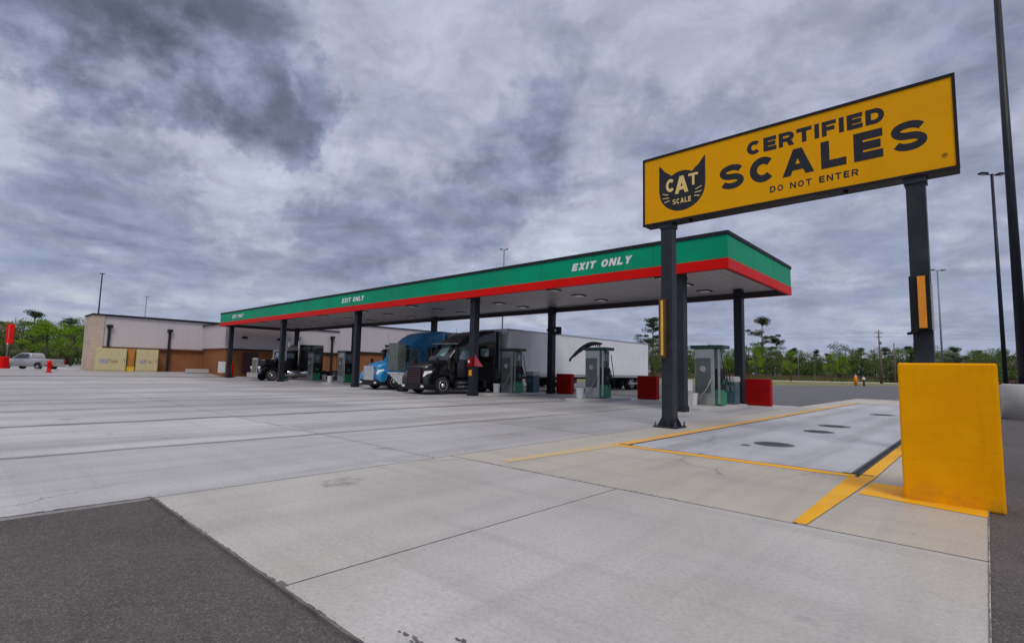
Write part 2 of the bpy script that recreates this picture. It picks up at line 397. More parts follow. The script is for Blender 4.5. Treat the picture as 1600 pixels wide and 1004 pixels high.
# asphalt edge: ragged lip along the slab
b = MB()
def lip(p0, p1, n, w):
    for i in range(n):
        a = Vector(p0).lerp(Vector(p1), i/n); c = Vector(p0).lerp(Vector(p1), (i+1)/n)
        d = (c-a).normalized(); q = Vector((-d.y, d.x))
        w1 = w*(.5+.25*math.sin(i*.37)+.25*math.sin(i*1.9+1))*(1+.1*rnd.random())
        b.prism([(a.x-q.x*.01, a.y-q.y*.01), (c.x-q.x*.01, c.y-q.y*.01), (c.x+q.x*w1, c.y+q.y*w1), (a.x+q.x*w1, a.y+q.y*w1)], -.02, .006+rnd.random()*.004)
lip((-6.9, 1.64), (-.05, 1.64), 160, .022)
lip((-6.92, -12), (-6.92, 1.64), 200, .03)
lip((-.05, 40), (-.05, 1.64), 600, -.012)
b.box(-3.68, -3.58, 1.64, 1.69, -.02, .007)
tag(b.obj('asphalt_edge', M_JOINT), kind='structure')
# highlight along the slab joint, painted as two pale strips
b = MB()
for x0, x1 in ((-14.9, -13.75), (-12.9, -11.7)): b.box(x0, x1, 5.60, 5.70, .0036, .006)
tag(b.obj('seam_highlight', M_CURB), kind='structure')
# oil marks near the asphalt
b = MB()
for cx, cy, n, sp in ((-2.35, 1.86, 16, .075), (-2.22, 2.05, 5, .03), (-1.86, 1.95, 4, .03)):
    for i in range(n):
        x = cx+rnd.gauss(0, sp); y = cy+rnd.gauss(0, .012); r = rnd.uniform(.006, .02)
        b.face([(x+r*1.6*math.cos(a)*rnd.uniform(.7, 1.3), y+r*.7*math.sin(a)*rnd.uniform(.7, 1.3), .0042+i*.0002) for a in [k*PI/4 for k in range(8)]])
tag(b.obj('oil_marks', M_SKID), kind='structure')
# loose grit along the edges
b = MB()
for i in range(520):
    if i % 3: x = rnd.uniform(-6.9, -1.2); y = 1.62+rnd.gauss(0, .05)
    else: x = -.05+abs(rnd.gauss(0, .06)); y = rnd.uniform(1.8, 14)
    g = rnd.uniform(.0015, .0045); z = (.001 if (y > 1.66 and x < -.05) else -.019)
    pts = [Vector((x+g*rnd.uniform(-1, 1), y+g*rnd.uniform(-1, 1), z+g*k)) for k in (0, 0, 0)]
    a, c, d = Vector((x-g, y-g*.6, z)), Vector((x+g, y-g*.5, z)), Vector((x+g*.1, y+g, z)); e = Vector((x, y, z+g*1.3))
    for f in ((a, c, e), (c, d, e), (d, a, e)): b.face(f)
tag(b.obj('loose_grit', M_ASPH2), 'loose grit scattered where the concrete meets the asphalt', 'grit', kind='stuff')
# scale deck
DX0, DX1, DY0, DY1 = -5.52, -1.64, 9.72, 36.0
b = MB(); ys = [DY0, 16.8, 24.6, 30.2, DY1]
for i in range(4): b.box(DX0, DX1, ys[i]+(.012 if i else 0), ys[i+1]-.012, -.12, .004)
tag(b.obj('scale_deck', M_DECK, bevel=.006), 'long pale concrete truck scale deck outlined in yellow, with round manhole covers', 'truck scale')
b = MB()
b.box(DX1+.015, DX1+.055, DY0-.03, DY1, -.1, .022); b.box(DX0-.05, DX0-.012, DY0-.03, DY1, -.1, .012)
b.box(DX0-.24, DX0+.06, DY0-.06, DY0-.03, -.1, .012); b.box(DX1-.1, DX1+.30, DY0-.06, DY0-.03, -.1, .012)
tag(b.obj('steel_edging', M_MAN), 'dark steel edging set round the truck scale deck', 'edging')
# yellow paint lines
b = MB(); Z = .0045
def q(p): b.face([(x, y, Z) for x, y in p])
q(rect(-5.84, -5.58, 9.36, 36.2)); q(rect(-5.57, -1.56, 9.38, 9.63))
q([(-1.50, 9.42), (-1.31, 9.42), (-1.31, 36.2), (-1.50, 36.2)]); q([(-1.54, 6.02), (-1.42, 6.02), (-1.31, 9.41), (-1.62, 9.41)])
q(rect(-5.57, -1.51, 36.03, 36.2))
q([(-1.285, 9.12), (-1.30, 8.12), (-.06, 7.84), (-.06, 9.05)])
tag(b.obj('yellow_paint_lines', M_LINE), kind='structure')
b = MB(); q([(-6.02, 6.3), (-5.80, 6.3), (-5.60, 9.35), (-5.86, 9.35)]); tag(b.obj('faded_yellow_line', M_WORN), kind='structure')
# manholes
def manhole(x, y, r, label):
    t = thing('manhole_cover', label, 'manhole cover', (x, y, .0045), 0, 'manhole covers on the scale deck')
    b = MB(); b.lathe([(0, r*1.12), (.006, r*1.12), (.006, r*1.02), (.004, r*1.0)], (0, 0, 0), 'z', 32); b.obj('rim', M_JOINT, t)
    b = MB(); b.lathe([(0, r), (.012, r*.98)], (0, 0, 0), 'z', 32)
    for k in range(5): b.box(-r*.7, r*.7, -r*.6+k*r*.3-.015, -r*.6+k*r*.3+.015, .012, .016)
    b.obj('lid', M_MAN, t)
manhole(-3.5, 12.35, .36, 'largest round iron manhole cover, nearest on the scale deck')
manhole(-3.45, 16.2, .33, 'round manhole cover just beyond the first cross joint of the scale')
manhole(-3.5, 18.4, .38, 'dark manhole cover third from the near end of the scale')
manhole(-3.2, 25.9, .40, 'farthest round manhole cover on the scale deck')
t = thing('valve_cover', 'small iron lid on scale deck beside the largest manhole', 'cover', (-3.88, 11.7, .0045))
b = MB(); b.lathe([(0, .10), (.008, .095)], (0, 0, 0), 'z', 16); b.obj('lid', M_MAN, t)

# ------------------------------------------------------------------ stroke lettering
def arc(cx, cy, rx, ry, a0, a1, n=14):
    return [(cx+rx*math.cos(R(a0+(a1-a0)*i/n)), cy+ry*math.sin(R(a0+(a1-a0)*i/n))) for i in range(n+1)]
def ribbon(pts, t, closed=False):
    n = len(pts); out = []; L = []; Rr = []
    for i in range(n):
        p = Vector(pts[i])
        a = Vector(pts[(i-1) % n]) if (closed or i > 0) else None
        c = Vector(pts[(i+1) % n]) if (closed or i < n-1) else None
        d1 = (p-a).normalized() if a is not None else (c-p).normalized()
        d2 = (c-p).normalized() if c is not None else d1
        n1 = Vector((-d1.y, d1.x)); n2 = Vector((-d2.y, d2.x)); m = (n1+n2).normalized()
        k = t/2/max(.4, m.dot(n1)); L.append(p+m*k); Rr.append(p-m*k)
    rg = n if closed else n-1
    for i in range(rg):
        j = (i+1) % n; out.append([L[i], L[j], Rr[j], Rr[i]])
    return out
def glyph(ch, W, t):
    if ch == 'S': t *= .93
    elif ch in 'LCEAD': t *= 1.08
    a = t/2; L, Rr, B, T = a, W-a, a, 1-a; P = []
    if ch == 'C': P = [(arc(W/2, .5, W/2-a, .5-a, 42, 318, 22), 0)]
    elif ch == 'O': P = [(arc(W/2, .5, W/2-a, .5-a, 0, 345, 23), 1)]
    elif ch == 'S':
        r = (T-B)/4; P = [(arc(W/2, T-r, W/2-a, r, 20, 270, 16)+arc(W/2, B+r, W/2-a, r, 90, -160, 16)[1:], 0)]
    elif ch == 'E': P = [([(L, 0), (L, 1)], 0), ([(L, T), (W, T)], 0), ([(L, .5), (W*.93, .5)], 0), ([(L, B), (W, B)], 0)]
    elif ch == 'F': P = [([(L, 0), (L, 1)], 0), ([(L, T), (W, T)], 0), ([(L, .48), (W*.9, .48)], 0)]
    elif ch == 'L': P = [([(L, 0), (L, 1)], 0), ([(L, B), (W, B)], 0)]
    elif ch == 'I': P = [([(W/2, 0), (W/2, 1)], 0)]
    elif ch == 'T': P = [([(W/2, 0), (W/2, 1)], 0), ([(0, T), (W, T)], 0)]
    elif ch == 'D': P = [([(L, B)]+[(L, T)]+arc(W*.5, .5, W*.5-a, .5-a, 90, -90, 14), 1)]
    elif ch == 'R': P = [([(L, 0), (L, 1)], 0), ([(L, T)]+arc(W*.55, (T+.46)/2, W*.45-a, (T-.46)/2, 90, -90, 10)+[(L, .46)], 0), ([(W-t*1.15, 0), (W, 0), (W*.5+t*1.0, .46), (W*.5-t*.15, .46)], 2)]
    elif ch == 'A': P = [([(0, 0), (t*1.05, 0), (W/2+t*.55, 1), (W/2-t*.55, 1)], 2), ([(W-t*1.05, 0), (W, 0), (W/2+t*.55, 1), (W/2-t*.55, 1)], 2), ([(W*.22, .19), (W*.78, .19), (W*.70, .19+t*.8), (W*.30, .19+t*.8)], 2)]
    elif ch == 'N': P = [([(L, 0), (L, 1)], 0), ([(0, 1), (t*1.1, 1), (W, 0), (W-t*1.1, 0)], 2), ([(Rr, 0), (Rr, 1)], 0)]
    elif ch == 'X': P = [([(0, 0), (t*1.2, 0), (W, 1), (W-t*1.2, 1)], 2), ([(W-t*1.2, 0), (W, 0), (t*1.2, 1), (0, 1)], 2)]
    elif ch == 'Y': P = [([(W/2, 0), (W/2, .5)], 0), ([(0, 1), (t*1.2, 1), (W/2+t*.5, .42), (W/2-t*.5, .42)], 2), ([(W-t*1.2, 1), (W, 1), (W/2+t*.5, .42), (W/2-t*.5, .42)], 2)]
    q_ = []
    for i, (pts, cl) in enumerate(P):
        for j, f in enumerate([pts] if cl == 2 else ribbon(pts, t, bool(cl))): q_.append((f, i))
    return q_
def text_mesh(txt, x0, x1, z0, h, t, gap=.22, ww=.8, spc=.45, slant=0, arcs=None):
    """faces in (u,z) laid out between x0..x1 ; returns list of (pts, layer)"""
    wd = {'I': t*1.05, ' ': spc, 'E': ww*.88, 'F': ww*.84, 'L': ww*.82, 'T': ww*.95, 'A': ww*1.12, 'N': ww*1.0}
    ws = [wd.get(c, ww) for c in txt]; tot = sum(ws)+gap*(len(txt)-1); sx = (x1-x0)/tot; x = 0; out = []; wi = 0
    for c, w in zip(txt, ws):
        if c == ' ': wi += 1
        if c != ' ':
            for f, i in glyph(c, w, t):
                out.append(([(x0+(p[0]+x)*sx+slant*p[1]*h, z0+p[1]*h) for p in f], i, wi))
        x += w+gap
    return out
def text_obj(name, faces, m, parent, Y, step=.0012):
    for w in sorted(set(f[2] for f in faces)):        # one mesh per word
        b = MB()
        for f, i, wi in faces:
            if wi == w: b.face([(p[0], Y-i*step, p[1]) for p in f])
        b.obj(name, m, parent)

# ------------------------------------------------------------------ the big scale sign
sg = thing('scale_sign', 'yellow billboard with black cat head and lettering on two dark posts above the truck scale', 'sign', (-3.7, 13.6, 0))
ox = -3.7; SX0, SX1, SZ0, SZ1 = -7.29-ox, -.20-ox, 5.80, 7.83
b = MB(); b.box(SX0, SX1, .0, .42, SZ0, SZ1); b.obj('cabinet', M_SFRM, sg, bevel=.015)
b = MB(); fr = .06
b.box(SX0-.01, SX1+.01, -.045, -.003, SZ1-fr, SZ1+.01); b.box(SX0-.01, SX1+.01, -.045, -.003, SZ0-.01, SZ0+fr)
b.box(SX0-.01, SX0+fr*.8, -.043, -.003, SZ0+fr, SZ1-fr); b.box(SX1-fr*.8, SX1+.01, -.043, -.003, SZ0+fr, SZ1-fr)
b.obj('frame', M_SFRM, sg, bevel=.006)
b = MB(); b.box(SX0+fr*.8, SX1-fr*.8, -.022, -.004, SZ0+fr, SZ1-fr); b.obj('face_panel', M_SIGN, sg)
YF = -.025
text_obj('lettering', text_mesh('CERTIFIED', -4.32-ox, -1.40-ox, 7.17, .36, .265, .15, .94), M_SBLK, sg, YF)
text_obj('lettering', text_mesh('SCALES', -5.03-ox, -.68-ox, 6.385, .66, .262, .24, 1.0), M_SBLK, sg, YF)
text_obj('lettering', text_mesh('DO NOT ENTER', -3.79-ox, -1.92-ox, 6.07, .155, .20, .28, .9, .5), M_SBLK, sg, YF)
text_obj('lettering', [(f, 0, 1) for f in ribbon(arc(-.42-ox, 6.12, .045, .045, 0, 345, 16), .01, True)]+text_mesh('R', -.442-ox, -.40-ox, 6.10, .045, .2, 0, .8), M_SBLK, sg, YF)
# cat head emblem
cx = -6.10-ox
o_ = [(-.68, 7.52), (-.60, 7.44), (-.50, 7.31), (-.38, 7.22), (-.30, 7.15), (-.22, 7.19), (-.12, 7.225), (0, 7.235), (.12, 7.225), (.22, 7.19), (.30, 7.15), (.38, 7.22), (.50, 7.31), (.60, 7.44), (.68, 7.52)]
low = arc(0, 6.74, .68, .66, 0, -180, 26)
b = MB(); n = len(o_); YE = YF
# fill by columns so the outline stays exact
def topz(x):
    for (xa, za), (xb, zb) in zip(o_, o_[1:]):
        if xa <= x <= xb: return za+(zb-za)*(x-xa)/(xb-xa)
xs_ = sorted(set([p[0] for p in o_]+[round(-.68+1.36*i/40, 4) for i in range(41)]))
for xa, xb in zip(xs_, xs_[1:]):
    za = 6.74-.66*math.sqrt(max(0, 1-(xa/.68)**2)); zb = 6.74-.66*math.sqrt(max(0, 1-(xb/.68)**2))
    b.face([(cx+xa, YE, za), (cx+xb, YE, zb), (cx+xb, YE, topz(xb)), (cx+xa, YE, topz(xa))])
b.obj('emblem', M_SBLK, sg)
YC = YE-.004
text_obj('lettering', text_mesh('C', cx-.47, cx-.20, 6.68, .38, .22, 0, .9), M_CREAM, sg, YC)
text_obj('lettering', text_mesh('T', cx+.20, cx+.48, 6.74, .34, .2, 0, .9), M_CREAM, sg, YC)
text_obj('lettering', text_mesh('A', cx-.20, cx+.20, 6.58, .50, .24, 0, .9), M_CREAM, sg, YC-.002)
text_obj('lettering', text_mesh('SCALE', cx-.27, cx+.27, 6.29, .15, .2, .2, .85), M_CREAM, sg, YC)
wf = []
for s in (-1, 1):
    for k, (dz, l) in enumerate(((0, .17), (-.09, .19), (-.17, .16))):
        x_in = .40-.02*k; wf += [(f, 0, len(wf)) for f in ribbon([(cx+s*x_in, 6.60+dz), (cx+s*(x_in+l), 6.66+dz*1.2-.03*k)], .024)]
text_obj('whisker', wf, M_CREAM, sg, YC)
def sign_post(x):
    b = MB(); w = .165; z1 = SZ0-.003
    b.box(x-w, x+w, .02, .34, .03, z1)
    b.obj('post', M_SPOST, sg, bevel=.012)
    b = MB(); b.box(x-w-.03, x+w+.03, -.01, .37, z1-.14, z1-.001); b.obj('cap_plate', M_SPOST, sg, bevel=.005)
    b = MB(); b.box(x-.34, x+.34, -.16, .52, .0, .035)
    for sx, sy in ((1, 0), (-1, 0), (0, 1), (0, -1)):
        if sx: b.prism([(x+sx*w, .17), (x+sx*w, .19), (x+sx*(w+.15), .19), (x+sx*(w+.15), .17)], .035, .06)
    b.obj('base_plate', M_SPOST, sg, bevel=.004)
    b = MB()
    for sx in (-1, 1):
        for yy in (.06, .30):
            a = x+sx*w
            v = [(a, yy-.008, .035), (a+sx*.15, yy-.008, .035), (a, yy-.008, .30)]; u = [(p[0], yy+.008, p[2]) for p in v]
            b.face(v); b.face(u[::-1])
            for i in range(3): b.face([v[i], v[(i+1) % 3], u[(i+1) % 3], u[i]])
            b.obj('gusset', M_SPOST, sg); b = MB()
    for yy, sy in ((.02, -1), (.34, 1)):
        for xx in (x-.1, x+.1):
            v = [(xx-.008, yy, .035), (xx-.008, yy+sy*.14, .035), (xx-.008, yy, .28)]; u = [(xx+.008, p[1], p[2]) for p in v]
            b.face(v); b.face(u[::-1])
            for i in range(3): b.face([v[i], v[(i+1) % 3], u[(i+1) % 3], u[i]])
            b.obj('gusset', M_SPOST, sg); b = MB()
    for sx in (-.29, .29):
        for yy in (-.11, .47):
            b = MB(); b.tube([(x+sx, yy, .034), (x+sx, yy, .17)], .014, 8); b.tube([(x+sx, yy, .034), (x+sx, yy, .075)], .034, 6)
            b.tube([(x+sx, yy, .1), (x+sx, yy, .125)], .03, 6)
            b.obj('anchor_bolt', M_MAN, sg)
sign_post(-6.60-ox); sign_post(-.93-ox)
# clips underneath
for xx in (-5.9, -2.2): b = MB(); b.tube([(xx-ox, .1, SZ0-.001), (xx-ox, .1, SZ0-.07)], .05, 10); b.obj('conduit_fitting', M_SFRM, sg)
# detection strips on the posts
t = thing('signal_strip', 'slim yellow strip lamp on the sign post with a base plate in view', 'signal lamp', (-6.72, 13.60, 0))
b = MB(); b.box(-.07, .13, -.09, .018, 1.93, 3.60); b.obj('housing', mat('brown_housing', (.10, .045, .015), .5), t, bevel=.006)
b = MB(); b.box(.005, .075, -.115, -.091, 2.0, 3.55); b.obj('lens', mat('yellow_lens', (.8, .48, .06), .3), t, bevel=.004)
t = thing('signal_box', 'black boxed signal with amber strip on the sign post above the yellow barrier', 'signal lamp', (-.93, 13.60, 0))
b = MB(); b.box(-.17, .17, -.26, .018, 2.50, 3.62); b.obj('housing', M_BLKP, t, bevel=.008)
b = MB(); b.box(-.03, .10, -.30, -.262, 2.53, 3.60); b.obj('lens', M_AMB, t, bevel=.006)
b = MB(); b.box(.172, .20, -.22, .0, 2.5, 3.45); b.obj('side_plate', M_LGREY, t)
b = MB(); b.tube([(-.16, -.2, 2.44), (-.05, -.2, 2.49)], .06, 10); b.tube([(-.24, -.2, 2.43), (-.16, -.2, 2.44)], .03, 8); b.obj('sensor', M_BLKP, t)

# ------------------------------------------------------------------ yellow barrier
b = MB(); b.box(-.84, .10, 8.25, 8.95, -.02, 1.70)
o = b.obj('concrete_barrier', M_BARR, bevel=.025); tag(o, 'tall yellow painted concrete block in front of the right sign post', 'barrier')

# ------------------------------------------------------------------ canopy
cn = thing('fuel_canopy', 'long fuel station canopy with green and red fascia over the diesel pumps', 'canopy', (0, 0, 0))
CX0, CX1, CY0, CY1, Z0, Z1 = -61.0, -6.95, 19.45, 27.96, 5.49, 6.91
ZR = Z0+.40    # top of red band
tk = .10
def ring(name, m, z0, z1, off=0., th=tk):
    b = MB(); x0, x1, y0, y1 = CX0-off, CX1+off, CY0-off, CY1+off
    b.box(x0, x1, y0, y0+th, z0, z1); b.box(x0, x1, y1-th, y1, z0, z1)
    b.box(x0, x0+th, y0+th, y1-th, z0, z1); b.box(x1-th, x1, y0+th, y1-th, z0, z1)
    return b.obj(name, m, cn, bevel=.008)
ring('green_fascia', M_GREEN, ZR+.001, Z1-.12)
ring('red_band', M_RED, Z0, ZR, .02, .13)
ring('roof_trim', M_CAP, Z1-.119, Z1+.03, .04, .16)
for x in [CX0+i*3.0 for i in range(1, 18)]: MB().box(x-.006, x+.006, CY0-.0035, CY0-.0005, ZR+.01, Z1-.13).obj('panel_seam', M_DGRN, cn)
for y in (CY0+2.9, CY0+5.7): MB().box(CX1+.0005, CX1+.0035, y-.006, y+.006, ZR+.01, Z1-.13).obj('panel_seam', M_DGRN, cn)
b = MB(); b.box(CX0+.15, CX1-.15, CY0+.15, CY1-.15, Z1-.3, Z1-.14); b.obj('roof_deck', M_CAP, cn)
b = MB(); x = CX0+.14
while x < CX1-.2:
    x2 = min(x+.4, CX1-.14); b.box(x, x2-.012, CY0+.13, CY1-.13, Z0+.30, Z0+.34); x = x2
b.obj('soffit', M_SOFF, cn)
b = MB(); b.box(CX0+.14, CX1-.14, CY1-.17, CY1-.131, Z0+.0, Z0+.295); b.box(CX0+.132, CX0+.17, CY0+.14, CY1-.18, Z0, Z0+.295); b.box(CX1-.17, CX1-.132, CY0+.14, CY1-.18, Z0, Z0+.295)
b.box(CX0+.14, CX1-.14, CY0+.131, CY0+.17, Z0, Z0+.295)
b.obj('inner_lining', M_INNER, cn)
for txa, txb, za in ((-14.17, -11.05, 6.17), (-35.3, -32.3, 6.17), (-57.5, -54.5, 6.17)):
    text_obj('lettering', text_mesh('EXIT ONLY', txa, txb, za+.01, .34, .245, .15, .78, .4, slant=.28), M_WHT, cn, CY0-.008)
PX = [-9.0, -21.45, -34.0, -46.6, -59.4]
for i, x in enumerate(PX):
    for y in (20.12 if i else 19.82, 27.25 if i else 26.55):
        b = MB(); w = .2
        b.box(x-w, x+w, y-w, y+w, .0, Z0+.299)
        c_ = b.obj('column', M_COL, cn, bevel=.015)
        b = MB(); b.box(x-w-.03, x+w+.03, y-w-.03, y+w+.03, 0, .22); b.obj('column_foot', M_CAP, c_, bevel=.01)
        b = MB(); b.box(x-w-.012, x+w+.012, y-w-.012, y+w+.012, 5.3, 5.42); b.obj('column_collar', M_CAP, c_)
x = -10.5
proto = None
while x > -60:
    for y in (21.4, 23.7, 26.0):
        if proto is None:
            b = MB(); b.box(-.3, .3, -.3, .3, Z0+.245, Z0+.299); b.box(-.24, .24, -.24, .24, Z0+.232, Z0+.244, 1)
            proto = b.obj('soffit_light', [M_INNER, M_LCOV], cn, bevel=.01); o = proto
        else: o = proto.copy(); COL.objects.link(o)
        o.location = (x, y, 0)
    x -= 6.25
# camera box on a column
t = thing('camera_box', 'small dark camera box fixed high on the second back column', 'camera', (-21.45, 27.25, 0))
b = MB(); b.box(-.2, .95, -.30, -.205, 4.15, 4.3); b.box(.35, .95, -.4, -.15, 3.9, 4.4); b.obj('housing', M_CAP, t, bevel=.02)
b = MB(); b.lathe([(0, .09), (-.05, .09)], (.65, -.4, 4.15), 'y', 14); b.obj('lens', M_GLASS, t)

# ------------------------------------------------------------------ islands
IX = [-9.0, -15.2, -21.45, -27.7, -34.0, -40.3, -46.6, -53.0, -59.4]
nm = ['nearest the truck scale', 'second from the truck scale', 'third from the truck scale', 'between black and blue trucks', 'left of the blue truck', 'under the middle-left canopy', 'right of the long-nosed truck', 'left of the long-nosed truck', 'at the far left canopy end']
def rr(x0, x1, y0, y1, r, n=5):
    out = []
    for cx_, cy_, a in ((x1-r, y0+r, -90), (x1-r, y1-r, 0), (x0+r, y1-r, 90), (x0+r, y0+r, 180)):
        out += [(cx_+r*math.cos(R(a+90*k/n)), cy_+r*math.sin(R(a+90*k/n))) for k in range(n+1)]
    return out
isl = None
for i, x in enumerate(IX):
    if isl is None:
        isl = thing('pump_island', '', 'island', (x, 0, 0), 0, 'raised concrete pump islands')
        b = MB(); b.prism(rr(-.62, .62, 20.9, 26.0, .45), -.02, .12); b.obj('slab', M_CURB, isl, bevel=.02); t = isl
    else: t = copy_thing(isl, (x, 0, 0))
    t['label'] = 'low concrete pump island ' + nm[i]
# dispensers
def make_pump():
    t = thing('diesel_pump', '', 'fuel pump', (0, 0, .121), 0, 'diesel pumps under the canopy')
    b = MB(); b.box(-.56, .35, -.38, .38, 0, 2.52); b.obj('cabinet', M_STEEL, t, bevel=.02)
    b = MB(); b.prism(rr(-.52, .18, -.40, -.385, .004), .55, 2.1); b.obj('front_panel', M_STEELD, t)
    b = MB(); b.lathe([(0, .14), (-.012, .13)], (-.17, -.402, 1.62), 'y', 20); b.obj('round_badge', M_LGREY, t)
    b = MB(); b.box(-.72, .74, -.46, .46, 2.525, 2.68); b.obj('top_canopy', M_DGRN, t, bevel=.02)
    b = MB(); b.box(.355, .62, -.34, .34, .03, .70); b.obj('lower_cabinet', M_GRN2, t, bevel=.02)
    b = MB(); b.box(.355, .56, -.34, .34, .71, 1.62); b.obj('nozzle_bay', M_BLKP, t, bevel=.02)
    b = MB(); b.box(.355, .50, -.34, .34, 1.63, 2.5); b.obj('display_head', M_STEELD, t, bevel=.015)
    b = MB(); b.box(.502, .515, -.24, .24, 1.95, 2.3); b.obj('screen', M_GLASS, t)
    b = MB(); b.box(.565, .60, -.15, .16, .95, 1.15); b.obj('button_panel', M_GRN2, t)
    for yy in (-.25, .25):
        b = MB(); b.tube([(.60, yy, 1.5), (.66, yy, 1.35), (.64, yy, 1.1), (.62, yy, 1.05)], .028, 8); b.obj('nozzle', M_RUB, t)
    for s, yy in ((1, -.28), (1, .3)):
        b = MB(); pts = []
        for k in range(15):
            u = k/14; pts.append((.63+.12*math.sin(u*PI), yy+.18*math.sin(u*PI)*s, 1.3-1.15*math.sin(u*PI)+1.0*u))
        b.tube(pts, .022, 8); b.obj('hose', M_RUB, t)
    b = MB(); pts = [(.22, -.42, 1.2), (.05, -.50, .75), (-.25, -.52, .35), (-.35, -.48, .15)]
    b.tube(pts, .02, 8); b.obj('squeegee_hose', M_LGREY, t)
    b = MB(); b.box(.50, .60, -.39, -.37, .1, 2.5); b.obj('corner_trim', M_STEEL, t)
    return t
pump = make_pump()
plist = [(-9.25, 23.4, 'steel diesel pump nearest the scale, with clear sky and trees behind'), (-15.45, 23.7, 'steel diesel pump with the dark curved hose boom over it'),
         (-21.45, 23.4, 'steel diesel pump in front of the white trailer nose'), (-27.7, 23.1, 'diesel pump hidden between the blue and black trucks'),
         (-40.4, 22.9, 'diesel pump just left of the blue truck and double columns'), (-46.6, 23.2, 'diesel pump beside the sleeper of the long-nosed black truck'),
         (-34.0, 23.1, 'diesel pump behind the blue truck cab'), (-53.0, 23.0, 'diesel pump behind the long-nosed black truck hood')]
for i, (x, y, l) in enumerate(plist):
    t = pump if i == 0 else copy_thing(pump, (x, y, .121))
    t.location = (x, y, .121); t['label'] = l
t = thing('service_cabinet', 'grey steel cabinet raised on dark legs between blue and black trucks', 'cabinet', (-27.7, 19.35, 0))
b = MB(); b.box(-.62, .42, -.3, .3, 1.30, 3.05); b.obj('cabinet_body', M_STEELD, t, bevel=.02)
b = MB()
for k in range(4): b.box(-.60+k*.26, -.38+k*.26, -.315, -.301, 1.36, 2.99)
b.obj('ribbed_panel', M_STEELD, t)
b = MB(); b.side_prism([(-.3, 1.12), (-.3, 1.18), (.3, 1.18), (.3, 1.12)], -.66, .5); b.obj('shelf', M_WHITE, t)
b = MB(); v = [(-.55, -.28, 1.1), (.5, -.28, 1.1), (.95, -.28, .45), (.62, -.28, .45)]; u = [(p[0], .2, p[2]) for p in v]; b.face(v); b.face(u[::-1])
for i in range(4): b.face([v[i], v[(i+1) % 4], u[(i+1) % 4], u[i]])
b.obj('chute', M_LGREY, t)
for x in (.25,): b = MB(); b.box(x-.06, x+.06, -.1, .1, 0, 1.11); b.obj('leg', M_BLKP, t)
b = MB(); b.box(.60, .98, -.27, .2, .0, .44); b.obj('base', M_BLKP, t, bevel=.02)
# curved boom on the second pump
t = thing('hose_boom', 'dark curved hose boom draped over the top of the second pump', 'hose boom', (-15.45, 23.7, 2.81))
b = MB(); pts = []
for k in range(18):
    u = k/17; pts.append((-1.75+1.9*u+.15*u*u, -.1, -.60+.85*math.sin(min(1, u*1.15)*PI/2)-.18*max(0, u-.7)))
b.tube(pts, [.05+.075*math.sin(u_*PI/17) for u_ in range(18)], 10)
for k in range(0, 17):
    p = pts[k]; b.tube([p, (p[0]+.02, p[1]-.03, p[2]-.10-.09*rnd.random())], [.06, .02], 6)
b.obj('boom', mat('weathered_hose', (.03, .035, .03), .8, var=.5, scale=6), t)
b = MB(); b.tube([(-1.78, -.1, -.62), (-1.85, -.1, -.75)], [.06, .03], 8); b.obj('nozzle', M_RUB, t)
# buckets
bk = None
for x, y, l in ((-9.62, 22.35, 'white squeegee bucket beside the pump nearest the scale'), (-15.5, 22.1, 'white bucket beside the pump with the hose boom'), (-21.75, 22.35, 'small white bucket left of the pump before the white trailer'),
                (-46.9, 24.4, 'white bucket right of the long-nosed truck cab steps'), (-40.5, 21.6, 'white bucket beside the pump left of the blue truck')):
    if bk is None:
        bk = thing('squeegee_bucket', '', 'bucket', (0, 0, 0), 0, 'white buckets beside the pumps'); b = MB(); b.lathe([(0, .17), (.02, .18), (.5, .21), (.52, .22), (.54, .22)], (0, 0, 0), 'z', 18); b.obj('bucket_body', M_WHITE, bk)
        b = MB(); b.lathe([(.535, .20), (.545, .20)], (0, 0, 0), 'z', 16); b.obj('water', M_TEAL, bk); t = bk
    else: t = copy_thing(bk, (x, y, .121))
    t.location = (x, y, .121); t['label'] = l
# litter bin and crates
def litter(x, y, l):
    t = thing('litter_bin', l, 'bin', (x, y, .121))
    b = MB(); b.box(-.3, .3, -.3, .3, 0, 1.02); b.obj('bin_body', M_TEAL, t, bevel=.03)
    b = MB(); b.box(-.33, .33, -.33, .33, 1.021, 1.3); b.obj('bin_lid', M_LGREY, t, bevel=.06)
    b = MB(); b.box(-.2, .2, -.312, -.302, .6, .9); b.obj('bin_panel', mat('bin_blue_panel', (.12, .19, .24), .5), t)
litter(-9.0, 25.3, 'dark teal litter bin with grey lid right of the pump nearest the scale')
litter(-21.3, 25.2, 'dark teal litter bin left of the second back column')
t = thing('service_box', 'stacked pale grey service boxes left of the pump nearest the scale', 'cabinet', (-9.85, 22.0, .121))
b = MB(); b.box(-.3, .3, -.25, .25, 0, .62); b.obj('lower_box', M_LGREY, t, bevel=.02)
b = MB(); b.box(-.29, .29, -.24, .24, .63, 1.12); b.obj('upper_box', M_WHITE, t, bevel=.02)
# red blocks
for x, y, l in ((-8.45, 27.55, 'red concrete block beside the right end column, nearest the scale'), (-14.4, 27.35, 'middle red concrete block, left of the sign post'), (-20.75, 27.9, 'leftmost red concrete block, in front of the white trailer')):
    b = MB(); b.prism(rr(-.60, .60, -.2, .2, .04, 3), 0, 1.32); o = b.obj('red_block', M_BINR, bevel=.03)
    o.location = (x, y, 0); tag(o, l, 'barrier block', 'red concrete blocks behind the islands')
